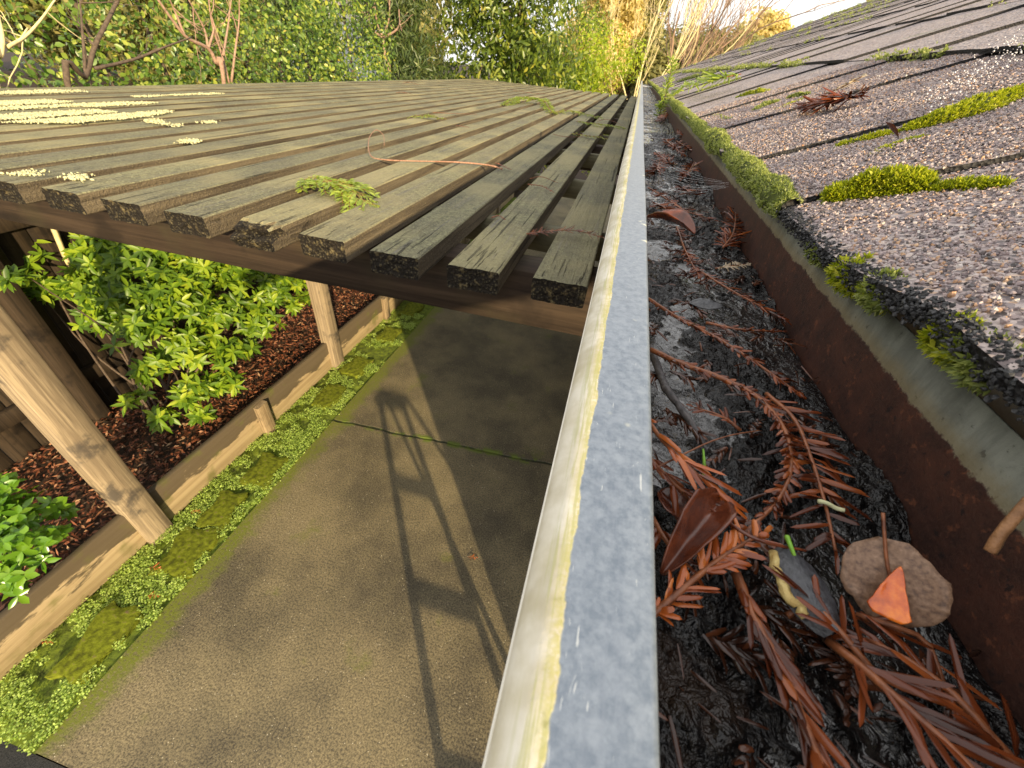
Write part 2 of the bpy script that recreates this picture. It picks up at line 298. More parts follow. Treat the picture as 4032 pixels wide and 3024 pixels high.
MOSSPAV = m_simple('mossy_paver', [(.25, (.03, .032, .010)), (.42, (.085, .10, .008)), (.58, (.15, .18, .012)), (.72, (.15, .11, .06))], 34, .9, .9, .006, .15, 8)
SOIL = m_simple('dark_soil', [(.3, (.012, .009, .006)), (.6, (.05, .03, .018)), (.8, (.09, .05, .03))], 60, .9, .8, .006)
STRIP = m_simple('mossy_soil', [(.3, (.04, .05, .010)), (.5, (.11, .15, .018)), (.7, (.18, .23, .02))], 30, .9, .8, .006)
CHIP = m_simple('bark_mulch_chip', [(.1, (.035, .014, .008)), (.35, (.12, .036, .015)), (.6, (.20, .065, .028)), (.8, (.27, .13, .065)), (.93, (.42, .30, .19))], 80, .6, .4, .001, .4, isl=True)
PAINT = m_simple('white_gutter_paint', [(.3, (.6, .56, .48)), (.7, (.75, .71, .62))], 30, .5, .2, .0005)
WALLM = m_simple('stucco_wall', [(.3, (.38, .34, .28)), (.7, (.48, .43, .36))], 60, .9, .5, .003)
ALU = m_simple('dull_aluminium', [(.3, (.42, .45, .48)), (.7, (.62, .64, .66))], 60, .35, .2, .0005, metal=.6)
NEED = leafmat('dead_redwood_needle', [(.05, (.022, .006, .003)), (.3, (.075, .016, .005)), (.6, (.17, .038, .009)), (.85, (.30, .085, .020)), (1, (.30, .13, .055))], .24, .10, .45, 1.3)
NEEDO = leafmat('orange_redwood_needle', [(.05, (.14, .025, .006)), (.5, (.42, .10, .018)), (1, (.60, .22, .06))], .25, .15, .6, 1.3)
NEEDP = leafmat('bleached_needle', [(.1, (.30, .22, .14)), (.9, (.55, .46, .33))], .5, .2, .4, 1.2)
STEMB = m_simple('dead_stem', [(.3, (.10, .03, .012)), (.7, (.27, .09, .03))], 300, .45, .5, .0006, .5)
CEDAR = leafmat('green_cedar', [(.1, (.16, .22, .03)), (.6, (.30, .38, .06)), (1, (.45, .48, .10))], .45, .35)
MOSSY = leafmat('yellow_moss', [(.05, (.10, .13, .006)), (.4, (.26, .30, .012)), (.75, (.44, .43, .03)), (1, (.50, .42, .08))], .5, .4)
MOSSG = leafmat('grey_green_moss', [(.05, (.07, .09, .018)), (.35, (.18, .22, .05)), (.65, (.32, .35, .10)), (1, (.46, .46, .22))], .5, .35)
MOSSC = m_simple('moss_core', [(.3, (.03, .04, .008)), (.7, (.09, .11, .02))], 200, .9, .8, .002)
LICH = m_simple('pale_crust_lichen', [(.25, (.40, .40, .22)), (.7, (.66, .64, .40))], 150, .9, .7, .002)
SHRUB = leafmat('glossy_shrub_leaf', [(.05, (.035, .08, .008)), (.4, (.11, .20, .014)), (.72, (.24, .34, .02)), (.92, (.42, .46, .04)), (1, (.42, .20, .05))], .42, .35, .4, 1.6)
COVER = leafmat('baby_tears_leaf', [(.05, (.17, .26, .04)), (.5, (.42, .55, .12)), (1, (.58, .68, .22))], .5, .35)
HEDGE = leafmat('hedge_leaf', [(.03, (.04, .08, .018)), (.32, (.10, .18, .035)), (.6, (.21, .29, .05)), (.82, (.38, .40, .07)), (.97, (.45, .17, .05))], .35, .3)
CONIF = leafmat('conifer_needles', [(.05, (.025, .045, .015)), (.55, (.07, .11, .028)), (.85, (.15, .18, .05)), (1, (.30, .13, .05))], .5, .25)
LAUR = leafmat('laurel_leaf', [(.05, (.035, .065, .012)), (.45, (.10, .15, .02)), (.72, (.20, .25, .035)), (.9, (.38, .34, .05)), (1, (.42, .24, .06))], .35, .35)
LIME = leafmat('lime_leaf', [(.05, (.12, .19, .014)), (.5, (.30, .38, .025)), (1, (.52, .50, .05))], .5, .45)
GOLD = leafmat('golden_glow_far_leaf', [(.05, (.34, .27, .10)), (.5, (.58, .47, .2)), (1, (.72, .6, .32))], .6, .4)  # bright far glow painted into the pale golden leaf colour
FARG = leafmat('far_olive_leaf', [(.05, (.09, .10, .03)), (.5, (.22, .21, .07)), (1, (.38, .33, .12))], .6, .4)
BARK = m_simple('grey_brown_bark', [(.3, (.05, .036, .028)), (.7, (.13, .095, .07))], 60, .8, .6, .002)
BARKP = m_simple('pinkish_bark', [(.3, (.22, .13, .10)), (.7, (.38, .26, .19))], 60, .8, .6, .002)
BARKY = m_simple('sunlit_yellow_bark', [(.3, (.50, .41, .20)), (.7, (.70, .60, .35))], 40, .8, .6, .002)
TWIG = m_simple('fine_twig_bark', [(.3, (.20, .13, .09)), (.7, (.34, .23, .15))], 60, .8, .5, .002)
DLEAF = m_simple('brown_dead_leaf', [(.30, (.07, .036, .022)), (.46, (.15, .082, .046)), (.62, (.22, .13, .078)), (.75, (.27, .17, .11))], 900, .5, .35, .0004, .5)
RLEAF = m_simple('red_brown_leaf', [(.3, (.05, .012, .006)), (.7, (.16, .04, .015))], 160, .25, .5, .0006, .6)
OLEAF = m_simple('orange_wet_leaf', [(.3, (.22, .025, .005)), (.5, (.55, .10, .010)), (.7, (.80, .22, .02))], 190, .2, .5, .0006, .7)
SLATE = m_simple('dark_bark_flake', [(.3, (.018, .019, .022)), (.7, (.06, .062, .07))], 500, .4, .8, .001, .6)
GRNB = m_simple('fresh_green_needle', [(.3, (.10, .24, .02)), (.7, (.22, .42, .05))], 200, .35, .3, .0005)

# ------------------------------------------------------------------ the setting
b = MB(); b.grid(np.array([[[x, y, -.06] for y in (-160, 200)] for x in (-160, 160)], float)); tag(b.build('ground', SOIL, loc=(0, 0, -.06)), kind='structure')
b = MB(); b.box((-1.71, -.10, -.1), (3.0, 11, 0)); tag(b.build('patio', CONC, smooth=False), kind='structure')
def heightgrid(x0, x1, y0, y1, nx, ny, z, amp, sc_, seed):
    X, Y = np.meshgrid(np.linspace(x0, x1, nx), np.linspace(y0, y1, ny), indexing='ij')
    pts = np.stack([X*sc_, Y*sc_, X*0+seed], -1).reshape(-1, 3); Z = z+amp*fbm(pts, 4, seed).reshape(X.shape)
    return np.stack([X, Y, Z], -1)
b = MB(); b.grid(heightgrid(-2.13, -1.712, -.104, 9, 30, 300, -.012, .03, 9, 3)); tag(b.build('path', STRIP), kind='structure')
b = MB(); b.grid(heightgrid(-12, -2.125, -2, 12, 60, 120, .17, .08, 3, 5)); tag(b.build('planting_bed', SOIL), kind='structure')
b = MB(); b.box((-2.07, -1.5, -.09), (3.0, -.105, -.028)); tag(b.build('lower_paving', m_simple('dark_wet_asphalt', [(.3, (.012, .013, .014)), (.7, (.04, .04, .042))], 200, .6, .8, .003), smooth=False), kind='structure')

# ------------------------------------------------------------------ pergola
perg = thing('pergola', (-1.3, 4.3, 0), 'weathered slatted timber pergola with pale lichen, joined low beside the roof gutter', 'pergola')
TZ = CZ-.269; TH = .039; X0 = -.101; SPC = .1417; SW = .089
def slat(k):
    xl = X0-SPC*k+rng.normal(0, .0015); y0 = .6025+rng.normal(0, .006); y1 = 8.02+rng.normal(0, .03)
    ys = np.concatenate([y0+np.array([0, .003, .008, .018, .035, .06]), np.linspace(y0+.09, y1-.03, 90), [y1]])
    c = .0022; n1, n2 = 16, 6
    top = [(x, 0.) for x in np.linspace(c, SW-c, n1)]; rt = [(SW, z) for z in np.linspace(-c, -TH+c, n2)]
    bot = [(x, -TH) for x in np.linspace(SW-c, c, n1)]; lf = [(0., z) for z in np.linspace(-TH+c, -c, n2)]
    S = np.array(top+rt+bot+lf); n = len(S)
    G = np.zeros((len(ys), n, 3)); bow = fbm(np.stack([ys*.8, ys*0+k*3.1, ys*0], -1), 3, 9)*.018; tw = fbm(np.stack([ys*.5, ys*0+k*5.1, ys*0], -1), 2, 4)*.05
    for i, y in enumerate(ys):
        q = np.stack([S[:, 0]*55+k*9, np.full(n, y*4), S[:, 1]*55], -1); d = fbm(q, 3, k)*.0026
        cx, cz = SW/2, -TH/2; r = np.stack([S[:, 0]-cx, S[:, 1]-cz], -1); rn = nrm(r)
        G[i, :, 0] = xl+S[:, 0]+rn[:, 0]*d+bow[i]*.5; G[i, :, 1] = y; G[i, :, 2] = TZ+S[:, 1]+rn[:, 1]*d+bow[i]*.4+(S[:, 0]-cx)*tw[i]
    e = fbm(np.stack([S[:, 0]*160, S[:, 1]*160, S[:, 0]*0+k], -1), 3, 40+k)
    amp = .006 if k != 4 else .02
    tmask = (S[:, 1] > -TH*.45).astype(float)
    off = e*amp + (np.clip(e+.12, 0, 1)*.06*tmask+ .012*tmask if k == 4 else 0)
    for i in range(6): G[i, :, 1] += off*(1-i/6)**.7
    if k in (4,):
        G[:3, :, 2] -= (tmask*np.abs(e)*.02)[None]
    b = MB(); b.grid(np.concatenate([G, G[:, :1]], 1))
    b.add(G[-1], [np.arange(n)[None, ::-1].copy()])
    o = b.build('slat', SLAT, perg, smooth=False)
    # end grain face as concentric rings, pitted
    rings = [G[0]]; ctr = G[0].mean(0)
    for q in (.8, .6, .4, .2):
        R = ctr+(G[0]-ctr)*np.array([q, 1, q]); R[:, 1] = y0+.001+fbm(np.stack([R[:, 0]*220, R[:, 2]*220, R[:, 0]*0+k], -1), 3, 60)*(.008 if k != 4 else .03)+(.014*(R[:, 2] > TZ-TH*.5) if k == 4 else 0); rings.append(R)
    R = np.array(rings); e2 = MB(); e2.grid(np.concatenate([R, R[:, :1]], 1)); e2.add(R[-1], [np.arange(n)[None].copy()])
    e2.build('end_grain', ENDG, o)
    return o
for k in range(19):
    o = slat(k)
    if k == 4: o['label'] = 'slat with a rotted, hollowed end'
def plank(b, p0, p1, ax, seg=.08, jit=.0012):       # box along axis ax, finely cut and slightly uneven
    p0 = np.array(p0, float); p1 = np.array(p1, float); n = max(2, int((p1[ax]-p0[ax])/seg)); o = [i for i in range(3) if i != ax]
    t = np.linspace(p0[ax], p1[ax], n); c = .003
    A, B = p1[o[0]]-p0[o[0]], p1[o[1]]-p0[o[1]]
    S = np.array([(c, 0), (A/2, 0), (A-c, 0), (A, c), (A, B/2), (A, B-c), (A-c, B), (A/2, B), (c, B), (0, B-c), (0, B/2), (0, c)])
    G = np.zeros((n, 12, 3)); G[..., ax] = t[:, None]; G[..., o[0]] = p0[o[0]]+S[:, 0]; G[..., o[1]] = p0[o[1]]+S[:, 1]
    q = G.reshape(-1, 3)*9; G += (np.stack([fbm(q, 3, 1), fbm(q, 3, 2), fbm(q, 3, 3)], -1).reshape(G.shape))*jit*4*(np.arange(3) != ax)
    b.grid(np.concatenate([G, G[:, :1]], 1), flip=(ax == 1)); b.add(G[0], [np.arange(12)[None, ::-1].copy()]); b.add(G[-1], [np.arange(12)[None].copy()])
BT = TZ-TH-.0005
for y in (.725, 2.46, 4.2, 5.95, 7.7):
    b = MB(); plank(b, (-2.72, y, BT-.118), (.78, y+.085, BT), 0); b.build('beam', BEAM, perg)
for y in (1.0, 1.57, 2.19, 2.95, 3.6, 4.8, 5.4, 6.5, 7.1):
    b = MB(); plank(b, (-2.70, y, BT-.06), (.78, y+.038, BT), 0); b.build('joist', JOIST, perg)
for y in (.70, 2.44, 4.18, 5.93, 7.68):
    b = MB(); plank(b, (-2.142, y, -.02), (-2.05, y+.128, BT-.12), 2); b.build('post', POST, perg)

# ------------------------------------------------------------------ edging, stakes, pavers, fence
b = MB(); plank(b, (-2.125, -1.3, .0), (-2.088, 9, .262), 1, .12); tag(b.build('timber_edging', KERB), 'long timber board edging the mulch bed, shade painted along its top', 'edging board')
for (px, py, z1, lab) in ((560, 900, .25, 'short grey stake against the edging board, between the two near posts'), (824, 665, .25, 'short stake against the edging board, beyond the second post')):
    p = P(px, py, z=-CZ+.12); y = p[1]
    b = MB(); plank(b, (-2.084, y-.045, -.03), (-2.046, y+.045, z1), 2, .04); tag(b.build('stake', STAKE), lab, 'stake', 'stakes holding the edging board')
pav = [((405, 1190), .27, .20, 12, 'square mossy paver at the foot of the nearest post'), ((572, 1015), .25, .18, 4, 'mossy paver beside the patio, below the grey stake'), ((712, 855), .28, .18, 8, 'mossy paver left of the patio joint'),
       ((770, 790), .26, .18, -3, 'mossy paver at the foot of the second post'), ((840, 722), .25, .17, 4, 'mossy paver beyond the second post'), ((890, 668), .30, .17, 0, 'farthest visible mossy paver, under the beam'),
       ((215, 1385), .30, .16, 6, 'paver sunk and tilted in green ground cover, low at the left'), ((480, 1100), .24, .16, 10, 'half-buried paver between the near post and patio')]
for (q, L, W, a, lab) in pav:
    c = P(*q, z=-CZ+.01); th = math.radians(a); c[0] = min(max(c[0], -1.97), -1.84) if L < .29 else c[0]
    g = np.zeros((14, 10, 3)); U = np.linspace(-1, 1, 14); Wv = np.linspace(-1, 1, 10)
    for i, u in enumerate(U):
        for j, v in enumerate(Wv):
            rg = 1+.10*math.sin(u*3.1+a)*abs(v)+.06*math.sin(v*7+u*5+a); x = v*W/2*rg; y = u*L/2*(1+.08*math.sin(v*4+a)*abs(u)); g[i, j] = (c[0]+x*math.cos(th)-y*math.sin(th), c[1]+x*math.sin(th)+y*math.cos(th), .022-.006*max(abs(u), abs(v))**6)
    g[..., 2] += fbm(g.reshape(-1, 3)*30, 3, 8).reshape(g.shape[:2])*.008
    if a == 6: g[..., 2] += (g[..., 0]-c[0])*-.10+.005
    b = MB(); b.grid(g, flip=True)
    rim = np.concatenate([g[0, :], g[1:, -1], g[-1, -2::-1], g[-2:0:-1, 0]]); lo = rim.copy(); lo[:, 2] = -.04
    b.grid(np.stack([np.concatenate([rim, rim[:1]]), np.concatenate([lo, lo[:1]])], 0)); tag(b.build('paver', MOSSPAV), lab, 'paver', 'mossy pavers beside the patio')
fen = thing('fence', (-3.05, 4, .15), 'old timber fence with shade painted dark into the wood, half hidden behind the glossy shrub', 'fence')
b = MB()
y = -1.0
while y < 9:
    wd = .14; plank(b, (-3.06+rng.normal(0, .003), y, .1), (-3.04, y+wd-.005, 1.62+rng.normal(0, .008)), 2, .3); y += wd
b.build('boards', FENCE, fen)
for z in (.42, 1.35):
    b = MB(); plank(b, (-3.035, -1, z), (-2.99, 9, z+.09), 1, .3); b.build('rail', FENCE, fen)
for y in (-.6, 1.2, 3.0, 4.8, 6.6):
    b = MB(); plank(b, (-3.0, y, .1), (-2.92, y+.09, 1.66), 2, .3); b.build('post', FENCE, fen)

# ------------------------------------------------------------------ house: roof, shingles, wall
PIT = .4167; TH_R = math.atan(PIT); CT, ST = math.cos(TH_R), math.sin(TH_R); EX, EZ = .112, CZ-.0605
def rf(y, s, h=0., lift=1.):
    y, s, h = np.broadcast_arrays(np.asarray(y, float), s, h)
    k = np.clip((.235-y)/.12, 0, 1)*np.clip((y+.5)/.3, 0, 1); h = h+.0125*lift*k*k*(3-2*k)*np.exp(-np.maximum(s, 0)/.14)      # shingle edge curls up where it has dried out
    return np.stack([EX+s*CT-h*ST, y, EZ+s*ST+h*CT], -1)
def onroof(px, py, h=.006):
    v = ray(px, py); a = (EZ-CZ+h/CT)-EX*PIT; t = a/(v[2]-PIT*v[0]); p = v*t+C0
    return p, p[1], ((p[0]-EX)/CT)
YA, YB, RL = -1.1, 8.25, 5.15
house = thing('house', (3.5, 4, 0), 'low house with a mossy brown shingle roof along the gutter', 'house')
b = MB(); b.add(np.concatenate([rf([YA, YB, YB, YA], [.009, .009, RL, RL], 0, 0), rf([YA, YB, YB, YA], [.030, .030, RL, RL], -.07, 0)]), np.array([[3, 2, 1, 0], [4, 5, 6, 7], [0, 1, 5, 4], [2, 3, 7, 6], [1, 2, 6, 5], [3, 0, 4, 7]]))
far = rf([YA, YB, YB, YA], [0, 0, RL, RL], 0, 0); far[:, 0] = 2*(EX+RL*CT)-far[:, 0]+.0; far[:2, 2] -= .0
b.add(far, np.array([[0, 1, 2, 3]])); roof = b.build('roof', WALLM, house, smooth=False)
b = MB(); b.box((.84, -.38, 0), (8.6, YB-.25, EZ+.22)); b.build('wall', WALLM, house, smooth=False)
b = MB(); EXP = .283; R2 = np.random.default_rng(5); ncrs = int(RL/EXP)
spec_tabs = {0: [(-.5, .02), (.302, .384), (.455, .578), (.70, .775), (.93, 1.12)]}
def tabpoly(y0, y1, s0, s1, h0, hs, th):
    n = 7; t = np.linspace(0, 1, n); j = R2.normal(0, .0016, (4, n))
    A = np.stack([np.linspace(y0, y1, n), s0+j[0]], -1); B = np.stack([y1+j[1], np.linspace(s0, s1, n)], -1)[1:]; C = np.stack([np.linspace(y1, y0, n), s1+j[2]*0], -1)[1:]; D = np.stack([y0+j[3], np.linspace(s1, s0, n)], -1)[1:-1]
    Q = np.concatenate([A, B, C, D]); fr = (Q[:, 1]-s0)/(s1-s0); hh = h0+hs*fr
    m = len(Q); Tp = rf(Q[:, 0], Q[:, 1], hh+th); Bt = rf(Q[:, 0], Q[:, 1], hh-.0008)
    idx = np.arange(m); nx = np.roll(idx, -1)
    b.add(np.concatenate([Tp, Bt]), [idx[None, ::-1].copy(), np.stack([idx, nx, nx+m, idx+m], -1)])
def h_base(s): return .0048*(1-(s % EXP)/EXP)+.0008
for i in range(ncrs):
    s0 = i*EXP; s1 = s0+EXP
    yy = np.unique(np.concatenate([np.linspace(YA, YB, 60), np.linspace(.05, .3, 16)])); n = len(yy); js = R2.normal(0, .0008, n)-(.007 if i == 0 else 0)
    G = np.stack([rf(yy, s0+js, .0), rf(yy, s0+js, .0056)]+[rf(yy, s0+(s1+.004-s0)*q, .0056-.0048*q) for q in (.25, .5, .75, 1)], 0); b.grid(G, flip=False)
    tabs = list(spec_tabs.get(i, [])); y = 1.2 if i == 0 else YA+R2.uniform(0, .2)
    while y < YB:
        wd = R2.choice([.06, .09, .13, .18, .24])*R2.uniform(.85, 1.15); tabs.append((y, min(y+wd, YB))); y += wd+R2.choice([.05, .08, .12, .16])*R2.uniform(.8, 1.2)
    for (a, c) in tabs:
        if i == 0 and a < 1.2 or c-a > .02: tabpoly(a, c, s0-(.004 if i else .008), s1+.002, .0056, -.0048, .0042 if i else .0035)
shing = b.build('shingles', SHIN, house, smooth=False)
shing['label'] = 'brown granule shingles with dark tab edges and moss in the gaps'
# loose mineral granules standing proud on the nearest shingles
def stones(mb, c, r, fl=.7):
    T = np.array([[1, 0, 0], [-1, 0, 0], [0, 1, 0], [0, -1, 0], [0, 0, 1], [0, 0, -1], [.62, .62, .4], [-.62, .62, -.2], [.6, -.6, .35], [-.6, -.62, .3]])
    F = np.array([[0, 6, 4], [6, 2, 4], [2, 7, 4], [7, 1, 4], [1, 9, 4], [9, 3, 4], [3, 8, 4], [8, 0, 4], [0, 5, 2], [2, 5, 1], [1, 5, 3], [3, 5, 0], [0, 2, 6], [2, 1, 7], [1, 3, 9], [3, 0, 8]])
    N = len(c); V = T[None]*rng.uniform(.75, 1.2, (N, len(T), 1))*r[:, None, None]; ax = nrm(rng.normal(size=(N, 3))); bx = nrm(np.cross(ax, rdir(N))); cx = np.cross(ax, bx)
    V = V[..., :1]*ax[:, None]+V[..., 1:2]*bx[:, None]+V[..., 2:]*cx[:, None]*fl+c[:, None]
    mb.add(V.reshape(-1, 3), (F[None]+(np.arange(N)*len(T))[:, None, None]).reshape(-1, 3))
gm = MB()
for (ya, yb, sa, sb, n, r) in ((-.02, .45, -.002, .22, 40000, .00085), (.45, 1.0, 0, .30, 38000, .00095), (-.02, .5, .22, .5, 24000, .0011)):
    y = rng.uniform(ya, yb, n); s = rng.uniform(sa, sb, n)
    ont = np.zeros(n, bool)
    for (a, c) in spec_tabs[0]: ont |= (y > a) & (y < c) & (s < EXP)
    h = h_base(s)+np.where(ont, .0038*1.0, 0)+rng.uniform(0, .0006, n)
    keep = vn(np.stack([y*60, s*60, y*0], -1), 2) > .12
    stones(gm, rf(y, s, h)[keep], (r*rng.uniform(.5, 1.35, n))[keep])
g = gm.build('granules', GRAN, house, smooth=False); g['kind'] = 'stuff'

# ------------------------------------------------------------------ gutter
gut = thing('gutter', (.05, 4, CZ-.17), 'metal roof gutter with flaking white paint, full of wet black debris', 'gutter')
def strip(prof, t, y0=-1.1, y1=8.15, seg=60):        # folded sheet of thickness t swept along Y
    prof = np.array(prof, float); T = np.gradient(prof, axis=0); T = nrm(T); Nn = np.stack([-T[:, 1], T[:, 0]], -1); in_ = prof-Nn*t
    loop = np.concatenate([prof, in_[::-1]]); ys = np.unique(np.concatenate([np.linspace(y0, y1, seg), np.linspace(0, .6, 30)])); wv = fbm(np.stack([ys*1.7, ys*0, ys*0], -1), 2, 2)*.0022
    G = np.zeros((len(ys), len(loop), 3)); G[..., 0] = loop[:, 0]+wv[:, None]; G[..., 1] = ys[:, None]; G[..., 2] = CZ+loop[:, 1]+wv[:, None]*.5
    b = MB(); b.grid(np.concatenate([G, G[:, :1]], 1)); b.add(G[0], [np.arange(len(loop))[None, ::-1].copy()]); b.add(G[-1], [np.arange(len(loop))[None].copy()]); return b
lp = [(.0000, -.0900)]+[(.0000, -.0735)]+[(.0068-.0068*math.cos(a), -.0715+.0062*math.sin(a)) for a in np.linspace(0, math.pi/2, 9)]+[(.0100, -.0651), (.0150, -.0650), (.0194, -.0650), (.0204, -.0653), (.0208, -.0661), (.0208, -.0740), (.0200, -.0755), (.0120, -.0760)]
strip(lp, .0009).build('lip', LIP, gut)
strip([(.0004, -.091), (.0004, -.105), (.006, -.118), (.016, -.128), (.022, -.140), (.024, -.170)], .0009).build('front_panel', PAINT, gut)
strip([(.0255, -.1702), (.112, -.1702)], .0009).build('bottom_panel', INNER, gut, smooth=False)
strip([(.1120, -.169), (.1122, -.12), (.1122, -.08), (.1122, -.0635)], .0009).build('back_panel', INNER, gut)
b = MB(); b.box((.0215, 4.33, CZ-.0705), (.1118, 4.36, CZ-.066)); b.box((.0215, 4.332, CZ-.0655), (.026, 4.358, CZ-.0640)); b.build('strap', ALU, gut, smooth=False)
# muck lying in the gutter
ys = np.concatenate([np.linspace(-1.08, -.06, 40), np.linspace(-.05, .42, 330), np.linspace(.4215, 1.2, 300)[1:], np.linspace(1.204, 8.1, 500)[1:]]); xs = np.linspace(.0025, .1112, 84)
X, Y = np.meshgrid(xs, ys, indexing='ij'); Q = np.stack([X, Y, X*0], -1).reshape(-1, 3)
lum = fbm(Q*26, 4, 3).reshape(X.shape); fn = fbm(Q*150, 3, 4).reshape(X.shape); fn2 = fbm(Q*420, 2, 5).reshape(X.shape)
def muckz(x, y):
    q = np.stack([np.atleast_1d(x), np.atleast_1d(y), np.atleast_1d(x)*0], -1); return CZ-.1085+fbm(q*26, 4, 3)*.016+np.atleast_1d(x)*0
Z = CZ-.1085+lum*.016+np.abs(fn)*.007+fn2*.0035
Z = np.where(Z < CZ-.1087, CZ-.1087+(Z-CZ+.1087)*.10, Z)          # water stands in the hollows
Z += .006*np.exp(-((X-.111)/.006)**2)*(.5+lum)
b = MB(); b.grid(np.stack([X, Y, Z], -1)); tag(b.build('gutter_muck', MUCK), 'wet black decayed muck lying along the gutter', 'muck', kind='stuff')
#--INSERT--
# ------------------------------------------------------------------ dead redwood sprigs, leaves and twigs
def curve(pts, n):
    pts = np.array(pts, float); k = len(pts)
    if k == 2: return pts[0]+(pts[1]-pts[0])*np.linspace(0, 1, n)[:, None]
    Q = np.concatenate([[2*pts[0]-pts[1]], pts, [2*pts[-1]-pts[-2]]]); o = []
    for t in np.linspace(0, k-1-1e-6, n):
        i = int(t); f = t-i; a, b_, c, d = Q[i:i+4]
        o.append(.5*((2*b_)+(-a+c)*f+(2*a-5*b_+4*c-d)*f*f+(-a+3*b_-3*c+d)*f**3))
    return np.array(o)
def sprig(name, label, cat, pts, NL=.013, NW=.0017, step=.0015, ang=50, mat=NEED, stem=.0008, group=None, up=(0, 0, 1), lift=.25, sides=(1, -1), smat=STEMB, curl=.16, jit=.42, tmpl='need', prof=None, tip=True):
    pts = np.array(pts, float); ln = np.linalg.norm(np.diff(pts, axis=0), axis=1).sum(); cv = curve(pts, max(8, int(ln/.003)))
    t = thing(name, cv[0], label, cat, group)
    b = MB(); b.tube(cv, np.linspace(stem, stem*.45, len(cv)), 6); b.build('stem', smat, t)
    n = max(3, int(ln/step)); s = rng.uniform(.02, 1, n); s = np.sort(s[vn(np.stack([s*14, s*0+cv[0][0]*900, s*0+cv[0][1]*900], -1), 5) > .24]); n = len(s); idx = s*(len(cv)-1); i0 = np.minimum(idx.astype(int), len(cv)-2); c = cv[i0]+(cv[i0+1]-cv[i0])*(idx-i0)[:, None]
    T = nrm(cv[i0+1]-cv[i0]); up = nrm(np.array(up, float)); side = nrm(np.cross(T, up)); sg = np.resize(np.array(sides, float), n)
    a = np.radians(ang*rng.uniform(1-jit, 1+jit, n)); d = T*np.cos(a)[:, None]+side*(np.sin(a)*sg)[:, None]+up*(rng.normal(lift*.5, lift*.7, n))[:, None]
    pr = np.clip(np.minimum(s*5+.35, (1-s)*3+.45), 0, 1) if prof is None else prof(s)
    L = NL*pr*rng.uniform(.55, 1.15, n); m = MB()
    if tip: c = np.concatenate([c, cv[-1:]]); d = np.concatenate([d, T[-1:]]); L = np.append(L, NL*.6); side = np.concatenate([side, side[-1:]])
    leaves(m, c, d, up[None]+rng.normal(0, .45, (len(c), 3)), L, NW*rng.uniform(.55, 1.0, len(c)), droop=rng.uniform(-curl, curl*2, len(c)), tmpl=tmpl)
    m.build('needles', mat, t); return t
def G_(px, h=-.099): return [P(x, y, z=h+dz) for (x, y, dz) in [(q+(0,))[:3] for q in px]]
GRP = 'dead redwood sprigs lying in the gutter'
S = lambda lab, px, **k: sprig('redwood_sprig', lab, 'redwood sprig', G_(px, k.pop('h', -.100)), group=GRP, **k)
S('large close sprig at the bottom edge, its long pale-lit needles swept to the left', [(1790, 1385), (1860, 1440, .004), (1960, 1530, .008), (2060, 1620, .010), (2180, 1750, .012)], NL=.016, NW=.0021, step=.0011, ang=40, sides=(1, -1, -1), stem=.0011, h=-.097, curl=.2)
S('close sprig reaching up from the lower right corner with long fingers of needles', [(2230, 1690), (2140, 1590, .003), (2060, 1500, .004), (1960, 1425, .003), (1870, 1380)], NL=.015, NW=.0019, step=.0020, ang=30, stem=.0010, h=-.094)
S('stout brown branchlet fanning wider toward the bottom edge beside the black muck', [(1590, 1240), (1625, 1330, .002), (1680, 1430, .003), (1725, 1530, .006), (1790, 1700, .012)], NL=.011, NW=.0024, step=.0008, ang=14, stem=.0014, h=-.098, lift=.15)
S('wet sprig between the black flake and the bottom edge, pointing up and left', [(1900, 1470), (1820, 1370, .003), (1750, 1290, .003), (1690, 1200)], NL=.011, NW=.0017, step=.0016, ang=30, stem=.0009, h=-.096)
S('feather-shaped brown sprig with long curved needles on both sides', [(1655, 850), (1715, 905, .003), (1750, 985, .004), (1780, 1080, .004), (1805, 1190, .002)], NL=.0125, NW=.0019, step=.00115, ang=62, stem=.0009, h=-.098, jit=.12, curl=.25)
S('long sprig with short scaly needles bending from the lip down the middle of the gutter', [(1405, 755), (1470, 785, .003), (1560, 818, .005), (1640, 862, .006), (1695, 930, .005), (1708, 1010, .004), (1680, 1080, .003), (1610, 1150, .003)], NL=.0055, NW=.0018, step=.0008, ang=35, stem=.0012, h=-.098)
S('bright orange sprig catching the light beside the lip, above the puddle', [(1400, 1335), (1460, 1285, .003), (1530, 1225, .004), (1580, 1190, .005), (1650, 1150, .003)], NL=.0085, NW=.0020, step=.0011, ang=42, mat=NEEDO, stem=.0010, h=-.096)
S('short-needled sprig running from the lip towards the rusty wall, above the bending one', [(1400, 645), (1470, 690, .002), (1545, 728, .003), (1630, 782, .003), (1725, 850)], NL=.0062, NW=.0017, step=.0009, ang=32, stem=.0010)
S('sprig parallel to the rusty wall with needles bristling to the right', [(1510, 585), (1575, 625, .002), (1630, 655, .003), (1695, 690)], NL=.0085, NW=.0015, step=.0012, ang=45, stem=.0008)
S('thin reddish sprig almost bare, lying across below the bristling one', [(1525, 697), (1600, 712, .002), (1690, 716)], NL=.005, NW=.0015, step=.0016, ang=22, stem=.0008)
S('small sprig hanging in the middle above the fan-shaped pale one', [(1462, 490), (1482, 545, .002), (1512, 600)], NL=.007, NW=.0017, step=.0011, ang=45, stem=.0008)
S('fan of splayed needles against the foot of the rusty wall', [(1562, 535), (1585, 500, .005), (1590, 450, .008)], NL=.016, NW=.0017, step=.0013, ang=48, stem=.0009)
S('pale straw-coloured short sprig in the middle of the muck', [(1545, 580), (1580, 575, .003), (1618, 570)], NL=.006, NW=.0016, step=.0011, ang=70, mat=NEEDP, smat=STEMB, stem=.0006)
